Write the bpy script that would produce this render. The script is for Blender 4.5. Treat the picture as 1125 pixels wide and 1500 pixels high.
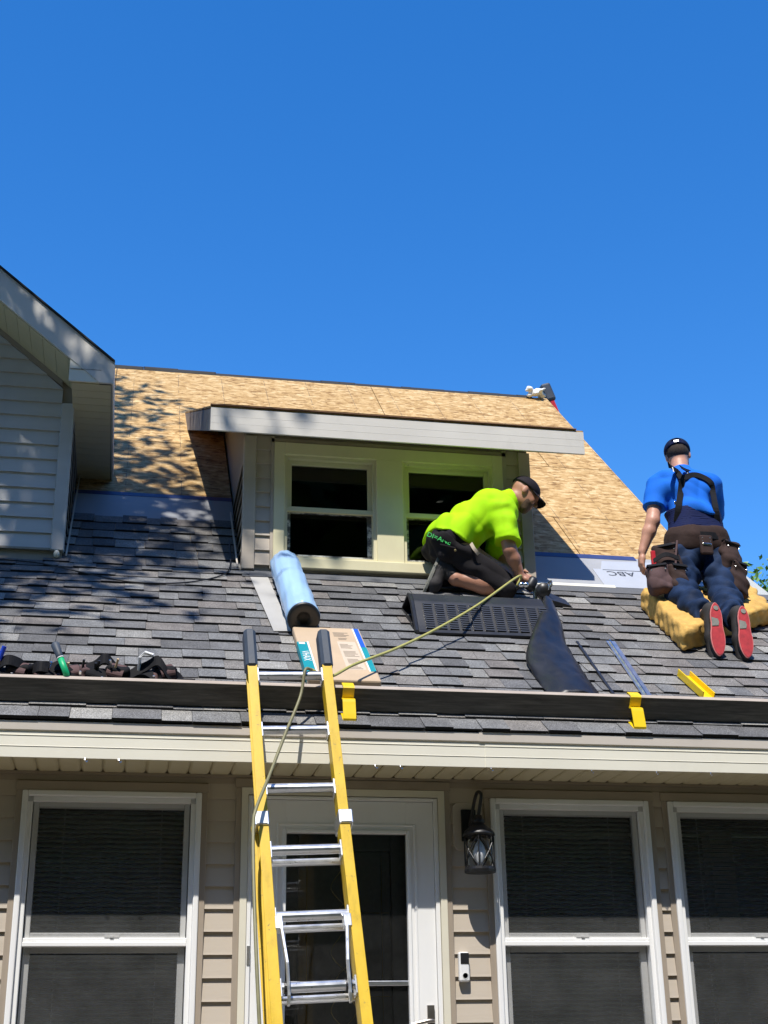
import bpy, math, random
import numpy as np
from mathutils import Vector, Matrix, noise as mnoise
random.seed(7); rng = np.random.default_rng(7)
R = math.radians
scene = bpy.context.scene
for o in list(bpy.data.objects): bpy.data.objects.remove(o)

# ------------------------------------------------------------------ camera
# House frame: X along the facade, Y into the house, Z up, camera at the origin, lawn at Z = -1.6
FPX, YAW, PITCH, ROLL = 2000.0, 0.192667, 0.381841, -0.016724
cy, sy, cp, sp = math.cos(YAW), math.sin(YAW), math.cos(PITCH), math.sin(PITCH)
fwd = np.array([sy*cp, cy*cp, sp]); rgt = np.array([cy, -sy, 0.0]); upv = np.cross(rgt, fwd)
cr, sr = math.cos(ROLL), math.sin(ROLL)
cam_r = cr*rgt + sr*upv; cam_u = -sr*rgt + cr*upv
cam_d = bpy.data.cameras.new('camera'); cam = bpy.data.objects.new('camera', cam_d)
scene.collection.objects.link(cam)
cam.matrix_world = Matrix(((cam_r[0], cam_u[0], -fwd[0], 0), (cam_r[1], cam_u[1], -fwd[1], 0), (cam_r[2], cam_u[2], -fwd[2], 0), (0, 0, 0, 1)))
cam_d.sensor_fit = 'VERTICAL'; cam_d.sensor_height = 36.0; cam_d.lens = 36.0*FPX/1500.0
cam_d.clip_start = 0.05; cam_d.clip_end = 2000
scene.camera = cam
scene.render.resolution_x = 768; scene.render.resolution_y = 1024

# ------------------------------------------------------------------ sky, sun, exposure
SUN = Vector((-0.37, -1.0, 1.80)).normalized()          # towards the sun
elev = math.asin(SUN.z)
world = bpy.data.worlds.new('World'); scene.world = world; world.use_nodes = True
wn = world.node_tree; wn.nodes.clear()
sky = wn.nodes.new('ShaderNodeTexSky'); sky.sky_type = 'NISHITA'; sky.sun_disc = False
sky.sun_elevation = elev; sky.sun_rotation = math.atan2(SUN.x, SUN.y)
sky.air_density = 1.0; sky.dust_density = 0.3; sky.ozone_density = 3.0; sky.altitude = 200
bg = wn.nodes.new('ShaderNodeBackground'); bg.inputs['Strength'].default_value = 0.15
wo = wn.nodes.new('ShaderNodeOutputWorld')
hs = wn.nodes.new('ShaderNodeHueSaturation'); hs.inputs['Hue'].default_value = 0.507; hs.inputs['Saturation'].default_value = 1.36; hs.inputs['Value'].default_value = 1.42
wn.links.new(sky.outputs[0], hs.inputs['Color']); wn.links.new(hs.outputs[0], bg.inputs[0]); wn.links.new(bg.outputs[0], wo.inputs[0])
sl = bpy.data.lights.new('sun', 'SUN'); sl.energy = 5.0; sl.angle = R(0.53); sl.color = (1.0, 0.95, 0.87)
so = bpy.data.objects.new('sun', sl); scene.collection.objects.link(so)
so.rotation_euler = SUN.to_track_quat('Z', 'Y').to_euler(); so.location = (-8, -20, 30)
scene.view_settings.view_transform = 'Standard'; scene.view_settings.look = 'None'
scene.view_settings.exposure = 0.2; scene.view_settings.gamma = 1.0; scene.view_settings.use_curve_mapping = False

# ------------------------------------------------------------------ helpers
def ray(x, y): return fwd + (x-562.5)/FPX*cam_r - (y-750)/FPX*cam_u
def pix(x, y, Y):                       # photograph pixel -> point on the vertical plane at depth Y
    d = ray(x, y); return Vector(d*(Y/d[1]))
YF, ZF, YB, ZB = 6.25, 1.455, 8.279, 2.92               # eave edge and break line of the two roof pitches
LU = Vector((0, YB-YF, ZB-ZF)).normalized(); LN = Vector((0, -LU.z, LU.y))
def low(X, s, h=0.0): return Vector((X, YF, ZF)) + LU*s + LN*h
def lowpix(x, y, h=0.0):
    d = Vector(ray(x, y)); P = Vector((0, YF, ZF)) + LN*h
    return d*(P.dot(LN)/d.dot(LN))
TS = math.tan(R(42.7)); SU = Vector((0, math.cos(R(42.7)), math.sin(R(42.7)))); SN = Vector((0, -SU.z, SU.y))
def steep(X, Y, h=0.0): return Vector((X, Y, ZB+TS*(Y-YB))) + SN*h
YRIDGE = 11.78; XRAKE = 3.985

class MB:
    def __init__(s): s.v = []; s.f = []
    def add(s, vs, fs):
        b = len(s.v); s.v += [tuple(v) for v in vs]; s.f += [tuple(i+b for i in f) for f in fs]; return s
    def box(s, x0, x1, y0, y1, z0, z1):
        return s.add([(x0,y0,z0),(x1,y0,z0),(x1,y1,z0),(x0,y1,z0),(x0,y0,z1),(x1,y0,z1),(x1,y1,z1),(x0,y1,z1)],
                     [(0,3,2,1),(4,5,6,7),(0,1,5,4),(1,2,6,5),(2,3,7,6),(3,0,4,7)])
    def hexa(s, p):   # 8 points: bottom ring 0-3, top ring 4-7
        return s.add(p, [(0,3,2,1),(4,5,6,7),(0,1,5,4),(1,2,6,5),(2,3,7,6),(3,0,4,7)])
    def obox(s, c, ax, ay, az, hx, hy, hz):
        c = Vector(c); ax = Vector(ax).normalized()*hx; ay = Vector(ay).normalized()*hy; az = Vector(az).normalized()*hz
        return s.hexa([c-ax-ay-az, c+ax-ay-az, c+ax+ay-az, c-ax+ay-az, c-ax-ay+az, c+ax-ay+az, c+ax+ay+az, c-ax+ay+az])
    def prism(s, ring, d):          # closed polygon extruded by vector d
        n = len(ring); d = Vector(d); ring = [Vector(r) for r in ring]
        return s.add(ring+[r+d for r in ring], [tuple(range(n))[::-1], tuple(range(n, 2*n))]+[(i, (i+1) % n, n+(i+1) % n, n+i) for i in range(n)])
    def loft(s, rings, caps=True, closed=True):
        n = len(rings[0]); b = len(s.v)
        for r in rings: s.v += [tuple(p) for p in r]
        for k in range(len(rings)-1):
            for i in range(n if closed else n-1):
                j = (i+1) % n
                s.f.append((b+k*n+i, b+k*n+j, b+(k+1)*n+j, b+(k+1)*n+i))
        if caps and closed:
            s.f.append(tuple(b+i for i in range(n))[::-1]); s.f.append(tuple(b+(len(rings)-1)*n+i for i in range(n)))
        return s
    def tube(s, pts, r, n=8, caps=True):
        pts = [Vector(p) for p in pts]; rs = r if isinstance(r, (list, tuple)) else [r]*len(pts)
        rings = []; ref = None
        for i, p in enumerate(pts):
            t = (pts[min(i+1, len(pts)-1)]-pts[max(i-1, 0)]).normalized()
            if ref is None: ref = t.orthogonal().normalized()
            ref = (ref - t*ref.dot(t)).normalized(); bn = t.cross(ref)
            rings.append([p+(ref*math.cos(2*math.pi*k/n)+bn*math.sin(2*math.pi*k/n))*rs[i] for k in range(n)])
        return s.loft(rings, caps)
    def lathe(s, c, prof, n=24, axis=(0,0,1)):      # prof: (radius, height)
        axis = Vector(axis).normalized(); a = axis.orthogonal().normalized(); b = axis.cross(a); c = Vector(c)
        return s.loft([[c+axis*h+(a*math.cos(2*math.pi*k/n)+b*math.sin(2*math.pi*k/n))*max(r, 1e-4) for k in range(n)] for r, h in prof])
    def mesh(s, name, smooth=False):
        m = bpy.data.meshes.new(name); m.from_pydata(s.v, [], s.f); m.update()
        if smooth: m.shade_smooth()
        return m
    def build(s, name, mat, parent=None, smooth=False, bevel=0.0):
        o = link(name, s.mesh(name, smooth), mat, parent)
        if bevel:
            md = o.modifiers.new('bevel', 'BEVEL'); md.width = bevel; md.segments = 2; md.limit_method = 'ANGLE'
        return o
COL = scene.collection
def link(name, mesh, mat, parent=None, loc=None):
    o = bpy.data.objects.new(name, mesh); COL.objects.link(o)
    if mat is not None and mesh is not None and not mesh.materials: mesh.materials.append(mat)
    if loc is not None: o.location = loc
    if parent is not None:
        o.parent = parent
        pl = Vector((0, 0, 0)); p = parent
        while p is not None: pl += p.location; p = p.parent
        o.location = (Vector((0, 0, 0)) if loc is None else Vector(loc)) - pl
    return o
def thing(name, label, cat, loc=(0,0,0), group=None):
    o = bpy.data.objects.new(name, None); COL.objects.link(o); o.location = loc; o.empty_display_size = 0.1
    return tag(o, label, cat, group)
def tag(o, label, cat, group=None):
    o['label'] = label; o['category'] = cat
    if group: o['group'] = group
    return o
def smoothpath(pts, n=8):            # Catmull-Rom
    P = [Vector(p) for p in pts]; P = [P[0]*2-P[1]]+P+[P[-1]*2-P[-2]]; out = []
    for i in range(1, len(P)-2):
        for k in range(n):
            t = k/n; a, b, c, d = P[i-1], P[i], P[i+1], P[i+2]
            out.append(0.5*((2*b)+(c-a)*t+(2*a-5*b+4*c-d)*t*t+(3*b-a-3*c+d)*t**3))
    out.append(P[-2]); return out

# ------------------------------------------------------------------ materials
class NT:
    def __init__(s, name):
        s.m = bpy.data.materials.new(name); s.m.use_nodes = True; s.t = s.m.node_tree; s.t.nodes.clear()
        s.out = s.n('ShaderNodeOutputMaterial'); s.b = s.n('ShaderNodeBsdfPrincipled'); s.l(s.b.outputs[0], s.out.inputs[0])
        s.co = s.n('ShaderNodeTexCoord').outputs['Object']
    def n(s, k, **kw):
        x = s.t.nodes.new(k)
        for a, v in kw.items(): setattr(x, a, v)
        return x
    def l(s, a, b): s.t.links.new(a, b)
    def mapping(s, scale, rot=(0,0,0), src=None):
        m = s.n('ShaderNodeMapping'); s.l(src or s.co, m.inputs[0]); m.inputs['Scale'].default_value = scale; m.inputs['Rotation'].default_value = rot
        return m.outputs[0]
    def noise(s, scale, detail=4, src=None, rough=0.55, dist=0.0):
        x = s.n('ShaderNodeTexNoise'); s.l(src or s.co, x.inputs['Vector']); x.inputs['Scale'].default_value = scale
        x.inputs['Detail'].default_value = detail; x.inputs['Roughness'].default_value = rough; x.inputs['Distortion'].default_value = dist
        return x.outputs['Fac']
    def ramp(s, fac, stops, interp='LINEAR'):
        x = s.n('ShaderNodeValToRGB'); s.l(fac, x.inputs[0]); e = x.color_ramp.elements; x.color_ramp.interpolation = interp
        while len(e) < len(stops): e.new(0.5)
        for k, (p, c) in enumerate(stops):
            e[k].position = p; e[k].color = (*c, 1) if not isinstance(c, (int, float)) else (c, c, c, 1)
        return x.outputs[0]
    def mix(s, fac, a, b, mode='MIX'):
        x = s.n('ShaderNodeMix', data_type='RGBA', blend_type=mode)
        for i, v in ((0, fac), (6, a), (7, b)):
            if isinstance(v, (int, float)): x.inputs[i].default_value = v
            elif isinstance(v, tuple): x.inputs[i].default_value = (*v, 1)
            else: s.l(v, x.inputs[i])
        return x.outputs[2]
    def math(s, op, a, b=0.5):
        x = s.n('ShaderNodeMath', operation=op)
        for i, v in ((0, a), (1, b)):
            if isinstance(v, (int, float)): x.inputs[i].default_value = v
            else: s.l(v, x.inputs[i])
        return x.outputs[0]
    def color(s, c):
        if isinstance(c, tuple): s.b.inputs['Base Color'].default_value = (*c, 1)
        else: s.l(c, s.b.inputs['Base Color'])
        return s
    def set(s, rough=0.6, metal=0.0, spec=0.5):
        if isinstance(rough, (int, float)): s.b.inputs['Roughness'].default_value = rough
        else: s.l(rough, s.b.inputs['Roughness'])
        s.b.inputs['Metallic'].default_value = metal; s.b.inputs['Specular IOR Level'].default_value = spec
        return s
    def bump(s, h, strength=0.3, dist=0.004):
        x = s.n('ShaderNodeBump'); s.l(h, x.inputs['Height']); x.inputs['Strength'].default_value = strength; x.inputs['Distance'].default_value = dist
        s.l(x.outputs[0], s.b.inputs['Normal']); return s
def shade(c, k): return tuple(min(1, v*k) for v in c)
def plain(name, c, rough=0.55, var=0.12, scale=6.0, metal=0.0, bump=0.0, bscale=60.0, spec=0.5, grime=0.0, stretch=(1,1,1)):
    t = NT(name); src = t.mapping(stretch)
    n1 = t.noise(scale, 5, src); col = t.ramp(n1, [(0.25, shade(c, 1-var)), (0.75, shade(c, 1+var))])
    if grime:
        g = t.ramp(t.noise(scale*0.6, 8, t.mapping((1.3, 1.1, 0.5)), 0.7), [(0.52, 0.0), (0.75, 1.0)])
        col = t.mix(t.math('MULTIPLY', g, grime), col, shade(c, 0.45))
    t.color(col); t.set(t.ramp(n1, [(0.2, max(0, rough-0.08)), (0.8, min(1, rough+0.08))]), metal, spec)
    if bump: t.bump(t.noise(bscale, 3, src), bump, 0.003)
    return t.m
M = {}
M['gable_siding'] = plain('grey_vinyl_siding', (0.56, 0.545, 0.52), 0.5, 0.06, 3, grime=0.2, bump=0.12, bscale=45, stretch=(0.4, 1, 4))
M['siding'] = plain('vinyl_siding', (0.50, 0.435, 0.355), 0.5, 0.06, 3, grime=0.25, bump=0.12, bscale=45, stretch=(0.4, 1, 4))
M['casing'] = plain('taupe_trim', (0.36, 0.30, 0.235), 0.5, 0.07, 4, grime=0.2)
M['cream'] = plain('cream_metal', (0.81, 0.78, 0.66), 0.42, 0.04, 2.5, grime=0.12)
M['old_cream'] = plain('old_cream_paint', (0.76, 0.70, 0.46), 0.5, 0.05, 4, grime=0.15)
M['dormer_fascia'] = plain('weathered_fascia_metal', (0.68, 0.65, 0.59), 0.45, 0.05, 3, grime=0.3)
M['drip'] = plain('drip_edge_metal', (0.66, 0.60, 0.53), 0.4, 0.05, 3, grime=0.15)
M['oldwood'] = plain('grey_bare_wood', (0.30, 0.27, 0.24), 0.8, 0.5, 9, grime=0.6, bump=0.3, stretch=(1, 1, 12))
M['soffit'] = plain('cream_soffit_vinyl', (0.62, 0.56, 0.37), 0.5, 0.05, 4, grime=0.15)
M['white'] = plain('white_vinyl', (0.86, 0.86, 0.85), 0.35, 0.03, 3, grime=0.08)
M['doorframe'] = plain('cream_door_frame', (0.74, 0.70, 0.57), 0.45, 0.04, 3, grime=0.12)
M['sash'] = plain('grey_sash_vinyl', (0.50, 0.50, 0.49), 0.45, 0.05, 4)
M['slat'] = plain('blind_slat_white', (0.80, 0.81, 0.80), 0.5, 0.04, 3)
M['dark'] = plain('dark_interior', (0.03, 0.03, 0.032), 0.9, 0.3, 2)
M['innerdoor'] = plain('inner_door_dark', (0.10, 0.10, 0.105), 0.5, 0.2, 40)
M['brass'] = plain('brass_came', (0.35, 0.28, 0.13), 0.35, 0.1, 10, metal=0.9)
M['alu'] = plain('aluminium', (0.72, 0.73, 0.74), 0.33, 0.06, 20, metal=0.95, grime=0.25)
M['steel'] = plain('bright_steel', (0.75, 0.75, 0.75), 0.22, 0.1, 20, metal=1.0)
M['yellow'] = plain('yellow_fibreglass', (0.66, 0.43, 0.008), 0.42, 0.10, 22, grime=0.5, bump=0.06, bscale=120, stretch=(1, 1, 0.15))
M['bracket'] = plain('yellow_enamel', (0.85, 0.58, 0.008), 0.35, 0.05, 10, grime=0.15)
M['rubber'] = plain('blue_grey_rubber', (0.045, 0.06, 0.085), 0.6, 0.25, 12, bump=0.15)
M['black'] = plain('black_plastic', (0.016, 0.016, 0.018), 0.42, 0.2, 10, bump=0.1, bscale=80)
M['felt'] = plain('black_felt', (0.012, 0.012, 0.014), 0.38, 0.3, 14, bump=0.25, bscale=140)
M['iron'] = plain('black_iron', (0.014, 0.014, 0.016), 0.4, 0.2, 20)
M['red'] = plain('red_fibreglass', (0.55, 0.02, 0.03), 0.45, 0.1, 10)
M['osbdark'] = plain('tar_paper_scrap', (0.02, 0.02, 0.02), 0.8, 0.2, 10)
M['concrete'] = plain('stoop_concrete', (0.22, 0.205, 0.185), 0.85, 0.12, 5, bump=0.2)
M['bulb'] = plain('white_bulb_glass', (0.85, 0.87, 0.9), 0.2, 0.02, 3)
M['hose'] = plain('olive_yellow_hose', (0.42, 0.39, 0.11), 0.45, 0.12, 30)
M['hosedark'] = plain('dark_olive_hose', (0.20, 0.185, 0.09), 0.5, 0.2, 30)  # darker olive tone for the hanging lower run
M['rope'] = plain('light_blue_rope', (0.25, 0.58, 0.66), 0.7, 0.1, 60)
M['bluewrap'] = plain('pale_blue_film', (0.36, 0.56, 0.83), 0.33, 0.10, 7, bump=0.15, bscale=14, stretch=(1, 0.3, 0.3))
M['flash'] = plain('grey_flashing_sheet', (0.42, 0.41, 0.39), 0.55, 0.08, 5, grime=0.2)
M['underlay'] = plain('grey_underlayment', (0.34, 0.35, 0.37), 0.6, 0.08, 5, bump=0.2, bscale=30)
M['abc'] = plain('pale_blue_grey_underlayment', (0.42, 0.45, 0.51), 0.55, 0.06, 4, bump=0.2, bscale=20)
M['bluetape'] = plain('blue_selvage', (0.03, 0.05, 0.17), 0.5, 0.2, 10)
M['navyunder'] = plain('dark_ice_barrier', (0.055, 0.075, 0.10), 0.5, 0.15, 8, bump=0.2, bscale=60)
M['darkprint'] = plain('dark_print', (0.03, 0.035, 0.05), 0.6, 0.1, 10)
M['foam'] = plain('ochre_foam', (0.60, 0.36, 0.095), 0.95, 0.2, 10, bump=0.7, bscale=70)
M['lumber'] = plain('pine_lumber', (0.58, 0.42, 0.25), 0.7, 0.15, 6, stretch=(1, 1, 10))
M['card'] = plain('kraft_paper', (0.50, 0.375, 0.25), 0.75, 0.07, 6, bump=0.35, bscale=18)
M['cardprint'] = plain('grey_brown_print', (0.27, 0.215, 0.16), 0.75, 0.1, 40)
M['cardpale'] = plain('pale_label_paper', (0.56, 0.46, 0.35), 0.75, 0.05, 9)
M['teal'] = plain('teal_print', (0.0, 0.26, 0.31), 0.5, 0.08, 8)
M['blueprint'] = plain('blue_print', (0.01, 0.10, 0.55), 0.5, 0.08, 8)
M['paperwhite'] = plain('white_print', (0.78, 0.80, 0.78), 0.6, 0.03, 8)
M['leather'] = plain('brown_suede', (0.052, 0.033, 0.029), 0.85, 0.3, 12, bump=0.4, bscale=60, spec=0.15)
M['suede'] = plain('mauve_brown_suede', (0.115, 0.072, 0.072), 0.9, 0.2, 12, bump=0.3, bscale=60, spec=0.15)
M['webbing'] = plain('black_webbing', (0.012, 0.012, 0.014), 0.75, 0.3, 30, bump=0.3, bscale=150, spec=0.15)
M['green'] = plain('green_grip', (0.01, 0.42, 0.16), 0.45, 0.08, 10)
M['blue'] = plain('blue_plastic', (0.01, 0.05, 0.5), 0.4, 0.08, 10)
M['whiteplastic'] = plain('white_plastic', (0.82, 0.82, 0.82), 0.35, 0.03, 5)
M['skin'] = plain('tanned_skin', (0.42, 0.20, 0.125), 0.5, 0.14, 14, bump=0.12, bscale=90)
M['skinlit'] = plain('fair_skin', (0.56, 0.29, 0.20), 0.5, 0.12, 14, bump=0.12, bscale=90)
M['hivis'] = plain('hi_vis_knit', (0.42, 0.80, 0.010), 0.8, 0.06, 5, bump=0.2, bscale=160, spec=0.15)
M['shorts'] = plain('charcoal_canvas', (0.020, 0.018, 0.020), 0.85, 0.25, 8, bump=0.3, bscale=120, spec=0.15)
M['blueshirt'] = plain('royal_blue_knit', (0.014, 0.15, 0.66), 0.8, 0.1, 6, bump=0.2, bscale=160, spec=0.15)
M['jeans'] = plain('dark_denim', (0.014, 0.030, 0.075), 0.75, 0.45, 9, bump=0.35, bscale=150, spec=0.15)
M['jeanslit'] = plain('faded_denim', (0.04, 0.095, 0.22), 0.75, 0.3, 9, bump=0.35, bscale=150)
M['navy'] = plain('navy_elastic', (0.010, 0.016, 0.065), 0.8, 0.2, 10, spec=0.15)
M['cap'] = plain('black_cap_cloth', (0.018, 0.015, 0.020), 0.75, 0.3, 14, bump=0.2, bscale=120, spec=0.15)
M['navycap'] = plain('navy_cap_cloth', (0.008, 0.014, 0.045), 0.7, 0.2, 14, bump=0.2, bscale=120, spec=0.15)
M['hair'] = plain('short_dark_hair', (0.05, 0.035, 0.028), 0.9, 0.4, 60, bump=0.5, bscale=200)
M['sole'] = plain('red_rubber_sole', (0.43, 0.028, 0.034), 0.65, 0.3, 26, bump=0.35, bscale=110)
M['solepale'] = plain('worn_pink_rubber', (0.62, 0.20, 0.19), 0.7, 0.15, 15)
M['shoe'] = plain('black_shoe_suede', (0.025, 0.022, 0.022), 0.8, 0.3, 15, bump=0.3, bscale=90)
M['greysole'] = plain('dusty_grey_sole', (0.22, 0.22, 0.19), 0.8, 0.25, 18, bump=0.5, bscale=60)
M['leaf'] = plain('leaf_green', (0.055, 0.115, 0.018), 0.5, 0.5, 1.2)
M['leaf2'] = plain('leaf_yellow_green', (0.10, 0.20, 0.025), 0.5, 0.5, 1.2)
M['bark'] = plain('bark', (0.09, 0.07, 0.05), 0.9, 0.3, 8, bump=0.8, bscale=15)
M['far_white'] = plain('white_roof_metal', (0.78, 0.78, 0.76), 0.5, 0.03, 2)
M['far_wall'] = plain('pale_house_wall', (0.55, 0.53, 0.48), 0.7, 0.05, 2)

def scuffed(m):
    nt = m.node_tree; b = next(n for n in nt.nodes if n.type == 'BSDF_PRINCIPLED'); src = b.inputs['Base Color'].links[0].from_socket
    co = nt.nodes.new('ShaderNodeTexCoord'); no = nt.nodes.new('ShaderNodeTexNoise'); no.inputs['Scale'].default_value = 38; no.inputs['Detail'].default_value = 6; no.inputs['Roughness'].default_value = 0.75
    nt.links.new(co.outputs['Object'], no.inputs['Vector']); r = nt.nodes.new('ShaderNodeValToRGB'); r.color_ramp.elements[0].position = 0.61; r.color_ramp.elements[1].position = 0.68
    r.color_ramp.elements[1].color = (0.7, 0.7, 0.7, 1); mx = nt.nodes.new('ShaderNodeMix'); mx.data_type = 'RGBA'; mx.inputs[7].default_value = (0.10, 0.085, 0.05, 1)
    nt.links.new(no.outputs['Fac'], r.inputs[0]); nt.links.new(r.outputs[0], mx.inputs[0]); nt.links.new(src, mx.inputs[6]); nt.links.new(mx.outputs[2], b.inputs['Base Color'])
scuffed(M['yellow']); scuffed(M['alu'])
def glass_mat(name, tint, ior=1.5, rough=0.0):
    t = NT(name); t.t.nodes.remove(t.b)
    tr = t.n('ShaderNodeBsdfTransparent'); tr.inputs[0].default_value = (*tint, 1)
    gl = t.n('ShaderNodeBsdfGlossy'); gl.inputs['Roughness'].default_value = rough
    fr = t.n('ShaderNodeFresnel'); fr.inputs[0].default_value = ior
    mx = t.n('ShaderNodeMixShader'); t.l(fr.outputs[0], mx.inputs[0]); t.l(tr.outputs[0], mx.inputs[1]); t.l(gl.outputs[0], mx.inputs[2])
    t.l(mx.outputs[0], t.out.inputs[0]); return t
g = glass_mat('screened_window_glass', (0.88, 0.90, 0.91), 1.5, 0.02)
# fine dusty film on the screen: a diffuse veil, patchy
df = g.n('ShaderNodeBsdfDiffuse'); df.inputs[0].default_value = (0.42, 0.43, 0.44, 1)
veil = g.ramp(g.noise(7, 9, None, 0.75), [(0.35, 0.01), (0.62, 0.03), (0.8, 0.10)])
mx2 = g.n('ShaderNodeMixShader'); g.l(veil, mx2.inputs[0])
old = g.out.inputs[0].links[0].from_socket; g.l(old, mx2.inputs[1]); g.l(df.outputs[0], mx2.inputs[2]); g.l(mx2.outputs[0], g.out.inputs[0])
M['glass'] = g.m
M['oldglass'] = glass_mat('old_dark_glass', (0.35, 0.37, 0.38), 1.5, 0.01).m
M['clearglass'] = glass_mat('seeded_lantern_glass', (0.88, 0.89, 0.90), 1.18, 0.05).m
def screen_mat():
    t = NT('insect_screen'); t.t.nodes.remove(t.b)
    tr = t.n('ShaderNodeBsdfTransparent'); df = t.n('ShaderNodeBsdfDiffuse'); df.inputs[0].default_value = (0.17, 0.175, 0.175, 1)
    n = t.ramp(t.noise(5, 8, None, 0.7), [(0.3, 0.15), (0.7, 0.30)]); fine = t.ramp(t.noise(260, 2), [(0.35, 0.75), (0.65, 1.25)])
    mx = t.n('ShaderNodeMixShader'); t.l(t.math('MULTIPLY', n, fine), mx.inputs[0]); t.l(tr.outputs[0], mx.inputs[1]); t.l(df.outputs[0], mx.inputs[2]); t.l(mx.outputs[0], t.out.inputs[0]); return t.m
M['screen'] = screen_mat()

def shingle_mat(name, island):
    t = NT(name)
    if island: r = t.n('ShaderNodeNewGeometry').outputs['Random Per Island']
    else: r = t.n('ShaderNodeObjectInfo').outputs['Random']
    src = t.n('ShaderNodeNewGeometry').outputs['Position']
    base = t.ramp(r, [(0.0, (0.106, 0.106, 0.109)), (0.18, (0.134, 0.134, 0.137)), (0.36, (0.160, 0.147, 0.139)), (0.52, (0.164, 0.166, 0.168)), (0.70, (0.184, 0.173, 0.163)), (0.86, (0.212, 0.208, 0.199)), (0.96, (0.265, 0.26, 0.246))], 'CONSTANT')
    gr = t.noise(190, 3, src, 0.8)
    base = t.mix(1.0, base, t.ramp(gr, [(0.34, 0.30), (0.5, 0.95), (0.66, 2.1)]), 'MULTIPLY')
    blot = t.noise(9, 5, src)
    base = t.mix(1.0, base, t.ramp(blot, [(0.3, 0.8), (0.7, 1.2)]), 'MULTIPLY')
    t.color(base); t.set(0.85, 0, 0.35); t.bump(gr, 0.6, 0.003); return t.m
M['shingle'] = shingle_mat('laminate_shingle', False)
M['shingle_i'] = shingle_mat('laminate_shingle_field', True)
M['starter'] = plain('starter_strip_granules', (0.115, 0.12, 0.13), 0.9, 0.35, 150, bump=0.5, bscale=300)

def osb_mat():
    t = NT('osb_sheathing')
    pos = t.n('ShaderNodeNewGeometry').outputs['Position']
    rnd = t.n('ShaderNodeObjectInfo').outputs['Random']
    def strands(sc, rot):
        v = t.n('ShaderNodeTexVoronoi'); v.inputs['Scale'].default_value = 1.0; v.inputs['Randomness'].default_value = 1.0
        wob = t.n('ShaderNodeMixRGB'); wob.blend_type = 'ADD'; wob.inputs[0].default_value = 0.008
        t.l(pos, wob.inputs[1]); nz = t.n('ShaderNodeTexNoise'); nz.inputs['Scale'].default_value = 6; t.l(pos, nz.inputs['Vector']); t.l(nz.outputs['Color'], wob.inputs[2])
        t.l(t.mapping(sc, rot, wob.outputs[0]), v.inputs['Vector'])
        sx = t.n('ShaderNodeSeparateColor'); t.l(v.outputs['Color'], sx.inputs[0]); return sx.outputs[0]
    a = strands((15, 36, 36), (0, 0, 0.35)); b = strands((22, 54, 54), (0, 0, -0.5)); c = strands((36, 26, 26), (0, 0, 0.6))
    f = t.math('ADD', t.math('MULTIPLY', a, 0.5), t.math('ADD', t.math('MULTIPLY', b, 0.28), t.math('MULTIPLY', c, 0.22)))
    col = t.ramp(f, [(0.14, (0.23, 0.125, 0.042)), (0.36, (0.43, 0.265, 0.102)), (0.6, (0.53, 0.35, 0.152)), (0.86, (0.67, 0.49, 0.26))])
    col = t.mix(1.0, col, t.ramp(rnd, [(0, 0.9), (1, 1.08)]), 'MULTIPLY')
    spk = t.ramp(t.noise(45, 3, pos), [(0.27, 0.35), (0.36, 1.0)]); col = t.mix(1.0, col, spk, 'MULTIPLY')
    sx = t.n('ShaderNodeSeparateXYZ'); t.l(pos, sx.inputs[0])
    ln = t.math('LESS_THAN', t.math('ABSOLUTE', t.math('SUBTRACT', t.math('FRACT', t.math('DIVIDE', t.math('ADD', sx.outputs[0], 10.04), 0.406)), 0.5)), 0.006)
    brk = t.ramp(t.noise(14, 2, pos), [(0.42, 0.0), (0.5, 0.75)])
    col = t.mix(t.math('MULTIPLY', ln, brk), col, (0.07, 0.06, 0.055))
    t.color(col); t.set(0.75, 0, 0.3); t.bump(f, 0.35, 0.003); return t.m
M['osb'] = osb_mat()
M['butt'] = plain('asphalt_butt_edge', (0.012, 0.012, 0.013), 0.9, 0.2, 30)

def board_mat():
    t = NT('weathered_plank'); src = t.mapping((0.6, 8, 8))
    n = t.noise(8, 8, src, 0.7, 0.6); kn = t.ramp(t.noise(2.3, 2, t.mapping((1, 3, 3))), [(0.7, 0.0), (0.76, 1.0)])
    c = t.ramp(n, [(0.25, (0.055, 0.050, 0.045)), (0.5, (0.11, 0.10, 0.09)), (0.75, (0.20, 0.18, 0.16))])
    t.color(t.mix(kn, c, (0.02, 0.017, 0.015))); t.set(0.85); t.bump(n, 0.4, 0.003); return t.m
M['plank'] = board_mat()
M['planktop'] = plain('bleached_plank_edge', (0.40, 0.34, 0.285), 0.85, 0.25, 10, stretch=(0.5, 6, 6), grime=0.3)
def peel_mat():
    t = NT('peeling_paint'); n = t.noise(16, 8, None, 0.7)
    f = t.ramp(n, [(0.66, 0.0), (0.70, 1.0)])
    t.color(t.mix(f, (0.70, 0.65, 0.44), (0.17, 0.15, 0.125))); t.set(0.65); t.bump(f, 0.5, -0.002); return t.m
M['peel'] = peel_mat()
def flaked_mat():
    t = NT('flaked_sill_paint'); n = t.noise(26, 8, t.mapping((0.6, 1, 1)), 0.75)
    t.color(t.ramp(n, [(0.44, (0.10, 0.10, 0.10)), (0.5, (0.20, 0.21, 0.21)), (0.56, (0.62, 0.62, 0.58))])); t.set(0.8); t.bump(n, 0.6, 0.003); return t.m
M['flaked'] = flaked_mat()
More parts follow.
